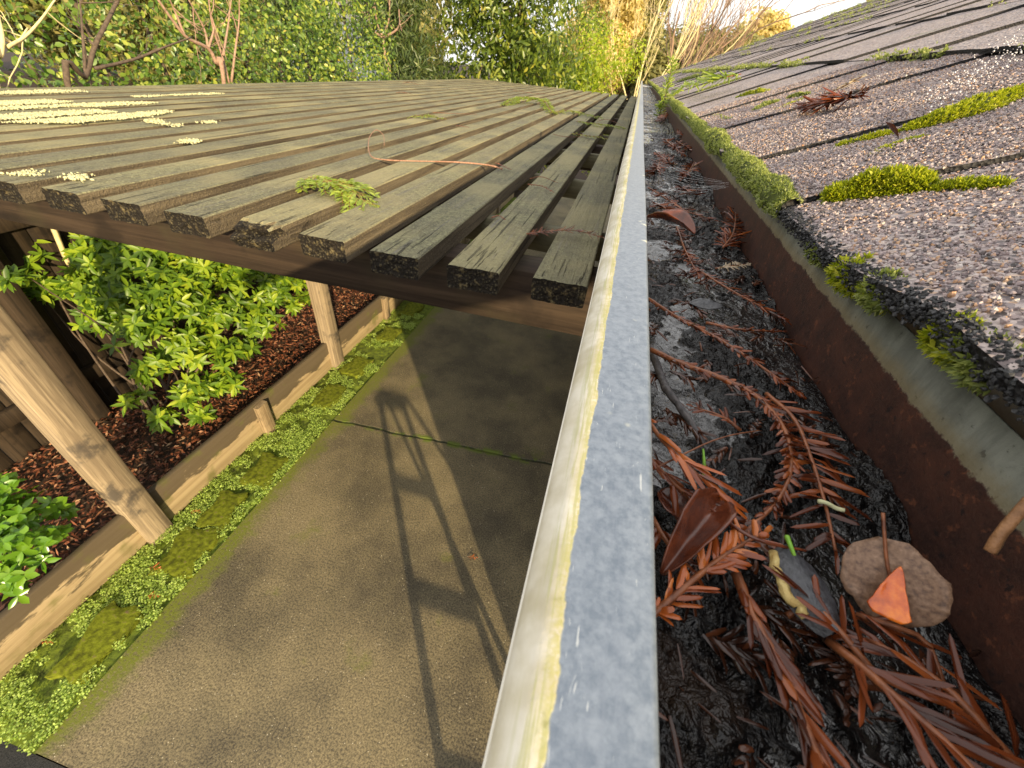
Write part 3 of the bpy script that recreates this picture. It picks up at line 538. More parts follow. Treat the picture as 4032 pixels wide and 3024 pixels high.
S('dark sprig beside the lip above the red curled leaf', [(1400, 405), (1440, 430, .003), (1480, 455, .004), (1540, 475)], NL=.012, NW=.0018, step=.0014, ang=40, stem=.0008)
S('bundle of long parallel needles pressed against the lip', [(1395, 900), (1430, 950, .003), (1480, 1000, .004), (1560, 1075)], NL=.015, NW=.0024, step=.0018, ang=14, mat=NEEDO, stem=.0009, h=-.096)
S('second bundle of long needles under the first, ending at the brown curled leaf', [(1395, 980), (1440, 1030, .002), (1500, 1080, .003), (1570, 1110)], NL=.013, NW=.0022, step=.0018, ang=22, stem=.0009, h=-.099)
S('dark red sprig squeezed behind the bright orange one, beside the lip', [(1410, 1120), (1440, 1170, .002), (1490, 1225)], NL=.010, NW=.0019, step=.0016, ang=35, stem=.0009, h=-.099)
S('brown sprig with broad needles below the round leaf, at the foot of the rusty wall', [(1850, 1330), (1920, 1350, .003), (2000, 1385, .003), (2040, 1480)], NL=.013, NW=.0020, step=.0030, ang=30, stem=.0009, h=-.097)
fr = [(1455, 360, 1420, 330), (1435, 300, 1475, 335), (1500, 350, 1475, 380), (1418, 262, 1440, 240), (1440, 225, 1425, 205), (1462, 305, 1500, 330), (1415, 440, 1450, 455), (1470, 405, 1500, 420), (1425, 345, 1412, 372), (1485, 300, 1465, 280)]
wh = ['just past the cobweb', 'beside the bright wet patch', 'against the rusty wall past the cobweb', 'beyond the wet patch', 'beside the far strap', 'between the wet patch and the wall', 'under the cobweb by the lip', 'under the cobweb in mid gutter', 'touching the lip past the cobweb', 'just before the green seedling']
for (a, b_, c, d), wd in zip(fr, wh):
    S('small tangled red-brown sprig in the far gutter, '+wd, [(a, b_), ((a+c)/2+3, (b_+d)/2+2, .006), (c, d)], NL=.015, NW=.0022, step=.0016, ang=50, stem=.0012)
S('low brown sprig lying flat on the muck between the two curled leaves', [(1600, 930), (1560, 900, .002), (1500, 880)], NL=.006, NW=.0015, step=.0014, ang=40, stem=.0007, h=-.103)
S('broken sprig end under the black flake, pointing right', [(1700, 1330), (1740, 1310, .002), (1800, 1330)], NL=.010, NW=.0018, step=.0018, ang=35, stem=.0008, h=-.102)
# leaves
def leafblade(name, label, px, width, mat, h=-.097, cat='leaf', cup=.25, group=None, outline=None, n=18, bend=.0, rough=.0006, fold=0, h2=None, face=0):
    A = P(*px[0], z=h); B = P(*px[1], z=h if h2 is None else h2); ax = B-A; L = np.linalg.norm(ax); ax /= L; up_ = nrm(np.array([0, 0, 1.])*(1-face)+nrm(C0-(A+B)/2)*face); sd = nrm(np.cross(up_, ax)); up_ = np.cross(ax, sd)
    G = np.zeros((n, 11, 3))
    for i, u in enumerate(np.linspace(0, 1, n)):
        wv = (1+.035*math.sin(u*23)*math.sin(u*9+1))*(outline(u) if outline else math.sin(math.pi*min(1, u*.97+.015))**.75)*width
        for j, v in enumerate(np.linspace(-1, 1, 11)):
            G[i, j] = A+ax*L*u+sd*wv*v*.5*(1-fold*abs(v)*.3)+up_*(abs(v)**1.6*wv*cup+bend*math.sin(math.pi*u)*L)
    q = G.reshape(-1, 3)*220; G[..., 2] += fbm(q, 3, 3).reshape(G.shape[:2])*rough*3
    b = MB(); b.grid(G); o = b.build(name, mat, smooth=True)
    md = o.modifiers.new('thick', 'SOLIDIFY'); md.thickness = .0004
    tag(o, label, cat, group); return o, A, ax, sd, L
rd = lambda u: math.sqrt(max(0, 1-(2*u-1)**2))**.85
o, A, ax, sd, L = leafblade('leaf', 'large round brown leaf leaning on the rusty wall at the lower right', [(1900, 1160), (1952, 1356)], .0185, DLEAF, h=-.083, h2=-.094, face=.9, outline=rd, cup=.10, bend=.05, rough=.0012)
b = MB(); b.tube(curve([A-ax*.004+np.array([0, 0, .003]), A+ax*L*.3+np.array([-.0006, -.0003, .0009]), A+ax*L*.6+np.array([-.0006, -.0003, .0009])], 12), [.0004]*12, 6); b.build('midrib', STEMB, o)
leafblade('leaf', 'small glowing orange leaf tip lying on the large round leaf', [(1945, 1225), (1915, 1335)], .0075, OLEAF, h=-.083, h2=-.090, face=.9, outline=lambda u: min(1, u*1.1)**.8*(1 if u < .9 else 1-(u-.9)*4), cup=.12)
leafblade('leaf', 'brown folded leaf curled beside the lip, above the orange sprig', [(1560, 1078), (1430, 1240)], .0095, RLEAF, h=-.095, cup=.9, bend=.10, rough=.0014)
leafblade('leaf', 'dark red curled leaf in shade beside the lip near the cobweb', [(1398, 470), (1500, 505)], .022, RLEAF, h=-.092, cup=.35, bend=.08)
leafblade('leaf', 'flat grey wet leaf sunk in the muck under the thin reddish sprig', [(1490, 655), (1560, 660)], .013, SLATE, h=-.1025, cup=.05)
leafblade('leaf', 'red-brown leaf lying under the bundles of needles beside the lip', [(1425, 1060), (1500, 1135)], .012, RLEAF, h=-.1005, cup=.3)
# bark flake with a crusty yellow edge
fl = thing('bark_flake', P(1760, 1270, z=-.094), 'dark grey bark flake with a crusty yellow edge, beside the round leaf', 'bark flake')
A, B = P(1690, 1185, z=-.0935), P(1800, 1370, z=-.0945); ax = nrm(B-A); L = np.linalg.norm(B-A); sd = nrm(np.cross([0, 0, 1.], ax)); G = np.zeros((22, 9, 3))
for i, u in enumerate(np.linspace(0, 1, 22)):
    for j, v in enumerate(np.linspace(-1, 1, 9)): G[i, j] = A+ax*L*u+sd*v*.0058*(math.sin(math.pi*(u*.94+.05))**.5)+np.array([0, 0, .0022*(1-v*v)])
G[..., 2] += fbm(G.reshape(-1, 3)*400, 3, 7).reshape(22, 9)*.0015; b = MB(); b.grid(G, flip=False); lo = G.copy(); lo[..., 2] -= .002; b.grid(lo); o = b.build('flake', SLATE, fl)
b = MB(); e = G[1:-4, 8 if sd[0] < 0 else 0]; b.tube(e+fbm(e*900, 2, 1)[:, None]*.002, .0011+.0009*np.abs(fbm(e*700, 2, 5)), 8); b.build('crust', m_simple('yellow_crust', [(.3, (.35, .22, .06)), (.7, (.6, .48, .2))], 500, .6, .9, .001), fl)
# twigs, green needles, lichen crumb
def stick(name, label, cat, px, r, mat, h, group=None, n=20, taper=.6, wob=.0006):
    c = curve(G_(px, h), n); c += np.stack([fbm(c*150, 2, 1), fbm(c*150, 2, 2), fbm(c*150, 2, 3)], -1)*wob*2
    b = MB(); b.tube(c, np.linspace(r, r*taper, n)*(1+.25*fbm(c*300, 2, 4)), 9); return tag(b.build(name, mat), label, cat, group)
stick('twig', 'dark grey weathered twig lying along the lip above the orange needles', 'twig', [(1405, 750), (1435, 830, .002), (1475, 890, .002), (1520, 960)], .0019, m_simple('grey_twig', [(.3, (.03, .028, .03)), (.7, (.11, .10, .10))], 400, .5, .9, .001), -.102)
stick('twig', 'hair-thin dark twig crossing from the lip to the bending sprig', 'twig', [(1410, 1015), (1470, 985, .003), (1560, 945, .003), (1640, 930)], .00035, STEMB, -.097, wob=.0003)
stick('twig', 'purplish pink stalk running from the brown curled leaf to the black flake', 'twig', [(1530, 1095), (1590, 1140, .003), (1650, 1170, .003), (1740, 1190)], .0006, RLEAF, -.093, wob=.0002)
stick('fallen_needle', 'short bright green needle standing between the orange needles', 'needle', [(1520, 1030), (1521, 1000, .004), (1519, 970, .006)], .0006, GRNB, -.099, 'green needles in the gutter', wob=0)
stick('fallen_needle', 'small green needle lying on the yellow edge of the black flake', 'needle', [(1700, 1160), (1708, 1180, .001), (1716, 1200)], .0007, GRNB, -.0905, 'green needles in the gutter', wob=0)
stick('fallen_needle', 'fat blurred orange needle leaning on the rusty wall at the right edge', 'needle', [(2138, 1192), (2165, 1150, .004), (2225, 1080, .010)], .0011, m_simple('brown_needle', [(.3, (.13, .06, .025)), (.7, (.32, .16, .07))], 300, .5), -.070, wob=0, taper=.9)
b = MB(); c = P(1795, 1092, z=-.093); th = np.linspace(0, 1, 9); b.tube(c+np.stack([(th-.5)*.007, -(th-.5)*.001, .0004*np.sin(th*6)], -1), .0006+.0005*np.abs(fbm(th[:, None]*np.array([[9, 1, 1]]), 2, 2)), 7)
tag(b.build('lichen_crumb', LICH), 'pale lichen crumb caught on the feather-shaped sprig', 'lichen')
# scattered fine litter in the muck
m = MB(); n = 600; y = np.abs(rng.normal(0, 1, n))**1.5*1.1+.0; x = rng.uniform(.022, .108, n); y = np.clip(y, 0, 7.9)
leaves(m, np.stack([x, y, CZ-.1035+rng.uniform(-.001, .003, n)], -1), rdir(n)*np.array([1, 1, .2]), np.array([[0, 0, 1.]])+rng.normal(0, .4, (n, 3)), rng.uniform(.003, .010, n), rng.uniform(.0006, .0014, n), tmpl='need')
for i in range(110):
    y = abs(rng.normal(0, .33))+.0 if i < 75 else rng.uniform(.3, 2.5); x = rng.uniform(.022, .106); a = rng.uniform(0, 6.28); T_ = np.array([math.cos(a), math.sin(a)*1.3, rng.normal(0, .1)]); L_ = rng.uniform(.006, .016); k = int(L_/.0007); u = np.linspace(0, 1, k)
    sdv = nrm(np.cross(T_, [0, 0, 1.])); c = np.array([x, y, CZ-.1035])+T_*(u*L_)[:, None]; c[:, 0] = np.clip(c[:, 0], .022, .110)
    leaves(m, c, T_[None]+sdv[None]*np.resize([1., -1.], k)[:, None]*rng.uniform(.3, .9)+rng.normal(0, .25, (k, 3)), np.array([[0, 0, 1.]])+rng.normal(0, .5, (k, 3)), rng.uniform(.003, .009)*rng.uniform(.6, 1.1, k), .0014, droop=.2, tmpl='need')
tag(m.build('needle_litter', leafmat('rotting_needle', [(.05, (.012, .005, .003)), (.5, (.045, .014, .006)), (.9, (.13, .04, .014)), (1, (.22, .10, .04))], .22, .05, .5, 1.2)), 'loose broken needles scattered over the black gutter muck', 'litter', kind='stuff')
# seedling in the far gutter
sd_ = thing('seedling', P(1420, 250, z=-.10), 'small green seedling growing in the far gutter by the strap', 'seedling')
b = MB(); p0 = P(1424, 250, z=-.10); sc_h = .30
b.tube(curve([p0, p0+np.array([.004, 0, .07]), p0+np.array([-.003, 0, .15])], 10), np.linspace(.0022, .001, 10), 6); b.build('stem', BARK, sd_)
m = MB(); n = 160; t = rng.uniform(0, 1, n); leaves(m, p0+np.stack([t*0, t*0, t*.15], -1), rdir(n)*np.array([1, 1, .5])+np.array([0, 0, .3]), rdir(n), rng.uniform(.012, .028, n), .0035, tmpl='need'); m.build('foliage', CEDAR, sd_)
# cobweb
cw = thing('cobweb', P(1500, 395, z=-.085), 'torn cobweb beaded with droplets stretched across the gutter', 'cobweb')
b = MB(); BEAD = m_simple('water_bead', [(.3, (.7, .72, .75)), (.7, (.9, .9, .92))], 40, .05, spec=1)
for i in range(11):
    a = P(1408+rng.uniform(0, 50), 352+i*6, z=-.090); c = P(1575+rng.uniform(-10, 85), 398+rng.uniform(-7, 7), z=-.078); mid = (a+c)/2+np.array([0, rng.normal(0, .003), -.004-rng.uniform(0, .003)])
    cv = curve([a, mid, c], 14); b.tube(cv, .00006, 4)
    if i % 2: q = MB(); stones(q, cv[rng.integers(2, 12)][None], np.array([.0007]), 1); q.build('droplet', BEAD, cw)
b.build('threads', m_simple('spider_silk', [(.3, (.6, .62, .64)), (.7, (.75, .76, .78))], 40, .3), cw)

# ------------------------------------------------------------------ moss and litter on the roof
def moss(mb, c, nr, size, nb=6, spread=1.0):         # little star-shaped shoots
    N = len(c); C = np.repeat(c, nb, 0); NN = np.repeat(nr, nb, 0); d = nrm(NN*1.0+rng.normal(0, .75*spread, (N*nb, 3))); S_ = np.repeat(np.broadcast_to(size, (N,)), nb)*rng.uniform(.6, 1.2, N*nb)
    leaves(mb, C, d, rdir(N*nb), S_, S_*.34, droop=.1, tmpl='dia')
def cushion(cv, rad, n, size, mat, core=MOSSC, name='moss_cushion', label=None, cat=None, group=None, kind=None, parent=None, flat=.7, up=None):
    cv = np.asarray(cv, float); k = len(cv); rad = np.broadcast_to(rad, (k,)).astype(float); up = np.array([-ST, 0, CT]) if up is None else np.array(up, float)
    T = nrm(np.gradient(cv, axis=0)); sd = nrm(np.cross(T, up)); t = rng.uniform(0, k-1.001, n); i = t.astype(int); f = (t-i)[:, None]
    c = cv[i]*(1-f)+cv[i+1]*f; r = rad[i]*(1-f[:, 0])+rad[i+1]*f[:, 0]; a = rng.uniform(-.25, math.pi+.25, n)
    nr = sd[i]*np.cos(a)[:, None]+up*np.sin(a)[:, None]; lump = 1+.9*fbm(np.stack([c[:, 0]*90, c[:, 1]*90, a*1.5], -1), 3, 3)
    pt = c+sd[i]*(np.cos(a)*r*lump)[:, None]+up*(np.sin(a)*r*lump*flat)[:, None]
    if label or kind: root = thing(name, cv[0], label, cat, group)
    else: root = thing(name, cv[0], 'moss', 'moss')
    b = MB(); G = []; aa = np.linspace(-.3, math.pi+.3, 11)
    for j in range(k): G.append(cv[j]+(sd[j][None]*np.cos(aa)[:, None]+up[None]*np.sin(aa)[:, None]*flat)*rad[j]*.85*(1+.8*fbm(np.stack([cv[j][0]*90+aa*0, cv[j][1]*90+aa*0, aa*1.5], -1), 3, 3))[:, None])
    b.grid(np.array(G)); b.build('core', core, root)
    m = MB(); moss(m, pt, nr, size); m.build('shoots', mat, root)
    return root
# thick moss along the roof edge: one long growth
ys = np.concatenate([np.linspace(.30, 1.6, 120), np.linspace(1.62, 8.2, 160)]); ed = rf(ys, -.001+.005*fbm(np.stack([ys*9, ys*0, ys*0], -1), 3, 2), .004)
ed[:, 0] -= .004*np.clip(1.2-ys, 0, 1)
rr = (.0075+.014*fbm(np.stack([ys*16, ys*0+4, ys*0], -1), 4, 8))*np.where(ys < .55, .95+.5*np.clip((.5-ys)/.15, 0, 1), 1)*np.clip((ys-.285)/.06, .3, 1); rr = np.clip(rr, .0062, .02)
n = 12000; m = MB(); b = MB(); root = thing('eave_moss', ed[0], 'thick grey-green moss fringe growing along the whole roof edge above the gutter', 'moss')
up = nrm(np.array([-.55, 0, .85])); sdv = np.array([.85, 0, .55]); t = rng.beta(1, 1.6, n)*(len(ys)-1.01); i = t.astype(int); f = (t-i); c = ed[i]*(1-f)[:, None]+ed[i+1]*f[:, None]; r = rr[i]*(1-f)+rr[i+1]*f
a = rng.uniform(-.7, math.pi+.2, n); nr = -sdv[None]*np.cos(a)[:, None]+up[None]*np.sin(a)[:, None]; lump = 1+.8*fbm(np.stack([c[:, 1]*70, a*1.4, a*0], -1), 3, 6)
moss(m, c+nr*(r*lump)[:, None], nr, .0026+.0012*np.clip(c[:, 1]-.8, 0, 2), 6); m.build('shoots', MOSSG, root)
G = []; aa = np.linspace(-.8, math.pi+.3, 12)
for j in range(len(ys)):
    lu = 1+.8*fbm(np.stack([ys[j]*70+aa*0, aa*1.4, aa*0], -1), 3, 6); G.append(ed[j]+(-sdv[None]*np.cos(aa)[:, None]+up[None]*np.sin(aa)[:, None])*(rr[j]*.9*lu)[:, None])
b.grid(np.array(G), flip=True); b.build('core', MOSSC, root)
def rstrip(px, rad, n, size, mat, label=None, h=.004, **k):
    pts = [onroof(x, y, h)[0] for x, y in px]; cv = curve(pts, 24); return cushion(cv, rad*np.clip(np.sin(np.linspace(.12, math.pi-.12, 24))**.5, .3, 1)*(1+.7*fbm(cv*120, 3, 5)), n, size, mat, label=label, cat='moss', **k)
GM = 'moss cushions growing in the shingle gaps'
rstrip([(1775, 440), (1850, 425), (1930, 415), (2010, 410)], .0085, 900, .0042, MOSSY, 'big bright yellow moss cushion at the nearest shingle gap', group=GM, flat=1.1)
rstrip([(2010, 413), (2090, 407), (2180, 402)], .0038, 320, .0032, MOSSY, 'thin dark yellow moss tail behind the big yellow cushion', group=GM)
rstrip([(1800, 320), (1880, 300), (1945, 285)], .0035, 260, .0026, MOSSY, 'olive moss strip beside the dark winged seed, reaching towards the eave', group=GM)
rstrip([(1950, 284), (2030, 262), (2120, 235), (2240, 190)], .0085, 900, .0030, MOSSY, 'long wide moss ridge climbing to the right edge of the photo', group=GM, flat=.8)
rstrip([(1868, 358), (1930, 325), (1995, 300)], .0045, 300, .0028, MOSSY, 'short green moss strip just above the big yellow cushion', group=GM)
rstrip([(1668, 246), (1705, 232), (1745, 214)], .005, 220, .003, MOSSY, 'yellow-green moss strip ending at the heap of dead needles', group=GM)
rstrip([(1700, 213), (1722, 208), (1748, 203)], .0042, 160, .003, MOSSG, 'small pale moss tuft left of the heap of dead needles', group=GM)
rstrip([(1628, 240), (1655, 228), (1682, 220)], .0048, 180, .0032, MOSSG, 'pale moss strip below the yellow-green one, nearer the eave', group=GM)
rstrip([(1590, 215), (1625, 206), (1660, 200)], .008, 240, .0045, MOSSY, 'bright yellow moss tuft half way along the eave, two gaps beyond the dead needles', group=GM)
rstrip([(1540, 248), (1580, 262), (1600, 265)], .0035, 100, .003, MOSSG, 'faint green moss patch on the shingle just behind the eave fringe', group=GM)
rstrip([(1500, 205), (1545, 190), (1600, 172)], .009, 240, .005, MOSSG, 'far moss strip leaning up the roof beyond the bright yellow tuft', group=GM)
rstrip([(1460, 180), (1500, 168), (1545, 158)], .014, 240, .008, MOSSG, 'farthest long moss strip on the roof, near the strap', group=GM)
# moss along the first course line and scattered further up
m = MB(); b = MB(); cs = []; ns = []
for i in range(5200):
    cr_ = rng.choice([1, 1, 1, 2, 3, 4, 5, 6, 7, 8, 9, 10]); yv = rng.uniform(.5, 8) if cr_ > 1 else rng.beta(1, 2.2)*7.5+.45
    if vn(np.array([[yv*5.5, cr_*3.3, 0]]), 3)[0] < (.42 if cr_ == 1 else .56): continue
    cs.append((yv, cr_*EXP-.001+rng.normal(0, .0025), .0065)); ns.append(0.0045*(1+.35*yv))
cs = np.array(cs); cp = rf(cs[:, 0], cs[:, 1], cs[:, 2]); sz = np.array(ns)
upn = np.repeat(np.array([[-ST, 0, CT]]), len(cp), 0)
for rep in range(3): moss(m, cp+rng.normal(0, .6, cp.shape)*sz[:, None], upn, sz*.8, 5)
tag(m.build('roof_moss', MOSSG), 'scattered pale moss tufts along the shingle course lines', 'moss', kind='stuff')
# small tufts hanging over the near roof edge
for (px, py, rr_, lab, mt) in ((1790, 545, .004, 'first small moss tuft hanging over the near eave', MOSSG), (1850, 620, .0065, 'bright green moss tuft over the rust line at the near eave', MOSSY), (1930, 665, .0055, 'pale fleshy moss tuft beside the bright green one', MOSSG), (1890, 700, .004, 'lowest dangling moss tip below the pale fleshy tuft', MOSSY), (2130, 765, .005, 'yellow star-shaped moss tuft at the near eave by the right edge', MOSSY), (2190, 800, .005, 'last dark moss tuft at the right edge of the eave', MOSSG)):
    v = ray(px, py); y = v[1]/v[0]*.112; c = rf(y, -.004, -.001); cv = np.array([c+np.array([0, q, 0]) for q in np.linspace(-.009, .009, 6)])
    cushion(cv, rr_*np.array([.5, .9, 1, 1, .8, .5]), 110, .0036, mt, label=lab, cat='moss', group='moss tufts hanging over the near eave', up=(-.8, 0, .3), flat=1.0)
# black crumbly edge of the near shingles
gm = MB(); n = 9000; y = rng.uniform(.0, .31, n); s = rng.normal(-.005, .0022, n); stones(gm, rf(y, s, rng.uniform(-.001, .0062, n)), rng.uniform(.0004, .0011, n)); o = gm.build('crumbled_edge', m_simple('black_crumb', [(.3, (.01, .01, .011)), (.7, (.06, .06, .062))], 600, .5, .6, .001), house, smooth=False); o['kind'] = 'stuff'
R_ = lambda px, h=.010: [onroof(x, y, h+dz)[0] for (x, y, dz) in [(q+(0,))[:3] for q in px]]
upr = (-ST, 0, CT)
sprig('redwood_sprig', 'heap of stiff orange-brown dead needles resting on the shingles', 'redwood sprig', R_([(1862, 205), (1830, 212, .006), (1780, 222, .004), (1745, 232)]), NL=.026, NW=.0030, step=.00055, ang=38, stem=.0016, up=upr, lift=.3)
sprig('redwood_sprig', 'bleached grey sprig curling up behind the heap of dead needles', 'redwood sprig', R_([(1775, 205, .006), (1815, 190, .012), (1862, 165, .020)]), NL=.011, NW=.0018, step=.0016, ang=60, mat=NEEDP, stem=.0009, up=upr)
sprig('cedar_sprig', 'long green frond drooping over the far eave beside the strap', 'cedar sprig', R_([(1600, 160, .01), (1540, 172, .02), (1480, 186, .012), (1455, 205, -.01)], .02), NL=.05, NW=.006, step=.004, ang=22, mat=CEDAR, stem=.0014, up=upr)
cv = curve(R_([(1912, 262, .012), (1930, 270, .006), (1948, 290, .0)], .012), 12); m = MB(); leaves(m, cv[:1], cv[-1:]-cv[:1], np.array([[0, .3, 1.]]), np.linalg.norm(cv[-1]-cv[0]), .0055, tmpl='leaf'); tag(m.build('winged_seed', RLEAF), 'dark winged seed stuck upright in the moss strip', 'seed')
# bleached foam of droplets and threads at the upper right
m = MB(); n = 300; q = rng.uniform(0, 1, n)**.7; base = np.array([onroof(1985+u*240, 262-u*150-rng.uniform(0, 55), .012)[0] for u in q]); stones(m, base+rng.normal(0, .003, base.shape)+np.array([0, 0, .003]), rng.uniform(.0003, .0009, n), 1)
tag(m.build('water_droplets', m_simple('water_bead_white', [(.3, (.5, .48, .5)), (.7, (.8, .78, .82))], 40, .08, spec=1)), 'glittering water droplets on the moss at the upper right', 'droplets', kind='stuff')

# ------------------------------------------------------------------ things lying on the pergola
A_ = lambda px, h=-.262: [P(x, y, z=h+dz) for (x, y, dz) in [(q+(0,))[:3] for q in px]]
def cedar(label, px, side=.035, h=-.262, dens=.006, mat=CEDAR):
    c = curve(A_(px, h), 30); t = thing('cedar_sprig', c[0], label, 'cedar sprig', 'green cedar sprigs dropped on the pergola')
    b = MB(); b.tube(c, np.linspace(.0016, .0006, 30), 5); m = MB(); ln = np.linalg.norm(np.diff(c, axis=0), axis=1).sum(); k = max(6, int(ln/dens)); T = nrm(np.gradient(c, axis=0))
    for i in range(k):
        s = i/(k-1); j = min(29, int(s*29)); sg = 1 if i % 2 else -1; sdv = nrm(np.cross(T[j], [0, 0, 1.])); d = nrm(T[j]*.8+sdv*sg*.75+np.array([0, 0, rng.normal(-.05, .15)])); L = side*(1-.6*abs(s-.45))*rng.uniform(.7, 1.1)
        e = curve([c[j], c[j]+d*L*.5+np.array([0, 0, .002]), c[j]+d*L+T[j]*L*.2-np.array([0, 0, L*.12])], 8); b.tube(e, .0005, 4)
        nn = 34; q = rng.uniform(0, 6.99, nn); a = q.astype(int); pc = e[a]+(e[np.minimum(a+1, 7)]-e[a])*(q-a)[:, None]; s2 = nrm(np.cross(d, [0, 0, 1.]))
        leaves(m, pc, d[None]*.8+s2[None]*np.resize([.7, -.7], nn)[:, None]+rng.normal(0, .15, (nn, 3)), np.array([[0, 0, 1.]])+rng.normal(0, .3, (nn, 3)), L*.30, L*.085, tmpl='dia')
    b.build('stem', STEMB, t); m.build('foliage', mat, t)
cedar('green cedar sprig over the gap near the rotted slat, its stalk pointing left', [(655, 388), (700, 393, .010), (740, 400, .010), (795, 440, -.002)], .075, dens=.007)
cedar('largest green cedar spray, arched over the middle slats', [(1192, 243), (1170, 215, .03), (1120, 212, .03), (1092, 226, .0)], .075, dens=.012)
cedar('trailing green cedar spray to the right of the largest one', [(1190, 243), (1235, 240, .008), (1300, 255, .006)], .045, dens=.012)
cedar('ragged green cedar spray across the two slats beside the gutter', [(1245, 262), (1300, 268, .008), (1345, 275, .002)], .05, dens=.012)
cedar('small bright cedar tip left of the red twig in mid pergola', [(965, 258), (930, 252, .006), (895, 250)], .045, dens=.01)
cedar('thin dull cedar sprig beside the gutter below the ragged spray', [(1235, 288), (1270, 293, .004), (1310, 300)], .03, dens=.01)
c = curve(A_([(830, 314), (828, 292, .02), (812, 281, .03), (797, 300, .02), (800, 335, .006), (830, 345, .003), (900, 348, .003), (980, 350, .003), (1050, 356, .003), (1085, 365)]), 60)
b = MB(); b.tube(c, np.concatenate([np.linspace(.0008, .0016, 30), np.linspace(.0016, .0026, 30)])*(1+.9*fbm(c*170, 2, 2)), 7); tag(b.build('twig', m_simple('curled_twig_bark', [(.3, (.17, .07, .04)), (.7, (.40, .24, .16))], 250, .7, .6, .001)), 'long reddish twig on the slats with one end curled up in a hook', 'twig')
GP = 'brown redwood sprigs dropped on the pergola'
for (px, NL, lab) in (([(1137, 505), (1180, 500, .004), (1240, 498, .012), (1312, 515, .008)], .020, 'big red-brown sprig bridging the gap beside the gutter'),
                      ([(1140, 398), (1170, 402, .003), (1195, 415)], .007, 'thin reddish sprig alone on the second slat'), ([(1145, 386), (1170, 382, .012), (1205, 395)], .003, 'arched bare reddish stem behind the thin sprig'),
                      ([(1070, 352), (1085, 358, .004), (1102, 366)], .010, 'small brown tuft past the thick end of the hooked twig'), ([(935, 243), (980, 245, .005), (1030, 247)], .004, 'straight dark red twig right of the small cedar tip'),
                      ([(1195, 290), (1230, 296, .005), (1300, 293)], .005, 'red stem parallel to the dull cedar sprig'), ([(1095, 192), (1140, 200, .01), (1200, 205)], .012, 'long rusty sprig near the far end of the slats'),
                      ([(870, 180), (885, 178, .01), (905, 183)], .02, 'tiny rust-coloured sprig at the far left of the slats'), ([(855, 200), (870, 199, .006), (888, 203)], .02, 'tiny rust-coloured sprig in front of the far one'),
                      ([(985, 271), (1000, 273, .003), (1012, 275)], .009, 'small rust-coloured flake left of the largest spray'), ([(1300, 195), (1325, 190, .012), (1370, 212, .01)], .006, 'curved bare stem over the farthest slats by the gutter'),
                      ([(1062, 470), (1078, 466, .002), (1090, 474)], .007, 'crumb of dead needles in the middle of the third slat'), ([(1290, 262), (1310, 258, .01), (1340, 268)], .01, 'orange-tipped sprig tangled in the ragged spray')):
    sprig('redwood_sprig', lab, 'redwood sprig', A_(px, -.263), NL=NL, NW=.0019, step=.0028 if NL < .018 else .0020, ang=48, stem=.0013, group=GP)
# lichen crust on the slats at the far left
m = MB(); cs = []
for i in range(7000):
    px = rng.uniform(-10, 520)**1; py = rng.uniform(193, 265)
    p = P(px, py, z=-.266); kf = (X0+SW-p[0])/SPC; fr_ = kf-math.floor(kf)
    if not (0 < fr_*SPC < SW) or p[0] < -2.62 or p[0] > -.2: continue
    dens = vn(np.array([[p[0]*9, p[1]*3.2, 0]]), 4)[0]; lim = .44+.30*np.clip((px-260)/260, 0, 1)+.3*np.clip((py-235)/40, 0, 1)+.0
    if dens < lim: continue
    cs.append(p)
for (px, py, k) in ((410, 305, 26), (325, 485*.0+262, 14), (60, 672*.0+376, 18), (170, 384, 20), (345, 263, 10), (370, 270, 10), (450, 262, 10)):
    for q in range(k): cs.append(P(px+rng.normal(0, 9), py+rng.normal(0, 2.2), z=-.266))
cs = np.array(cs); 
for rep in range(7): stones(m, cs+rng.normal(0, .008, cs.shape)*np.array([1, 1.3, .1])+np.array([0, 0, .001]), rng.uniform(.0014, .0042, len(cs)), .4)
tag(m.build('crust_lichen', LICH), 'pale cream lichen crusts on the far left slats', 'lichen', kind='stuff')

# ------------------------------------------------------------------ ground plants and mulch
n = 42000; x = rng.uniform(-2.085, -1.70, n); y = rng.uniform(-.11, 3.6, n); dn = vn(np.stack([x*9, y*9, x*0], -1), 1)*.6+vn(np.stack([x*30, y*30, x*0], -1), 2)*.4
inp = np.zeros(n, bool)
for (q, L, W, a, lab) in pav:
    c = P(*q, z=-CZ+.01); cx = min(max(c[0], -1.97), -1.84) if L < .29 else c[0]; inp |= (np.abs(x-cx) < W/2-.01) & (np.abs(y-c[1]) < L/2-.01)
keep = (dn > .40+.10*(x > -1.73)+.10*np.clip(y-1.2, 0, 1)) & ~(inp & (dn < .85))
x, y = x[keep], y[keep]; k = len(x); m = MB()
leaves(m, np.stack([x, y, .004+rng.uniform(0, .016, k)], -1), rdir(k)*np.array([1, 1, .25]), np.array([[0, 0, 1.]])+rng.normal(0, .35, (k, 3)), rng.uniform(.006, .011, k), rng.uniform(.007, .010, k), tmpl='dia')
tag(m.build('ground_cover', COVER), 'tiny bright green creeping leaves between the pavers', 'ground cover', kind='stuff')
n = 16000; x = rng.uniform(-3.0, -2.13, n); y = rng.uniform(-.4, 5.2, n); m = MB()
leaves(m, np.stack([x, y, .205+.08*0+rng.uniform(-.01, .02, n)], -1), rdir(n)*np.array([1, 1, .3]), np.array([[0, 0, 1.]])+rng.normal(0, .5, (n, 3)), rng.uniform(.012, .05, n), rng.uniform(.006, .016, n), tmpl='dia')
tag(m.build('bark_mulch', CHIP), 'red-brown bark mulch behind the timber edging', 'mulch', kind='stuff')
GS = 'small dead sprigs on the ground'
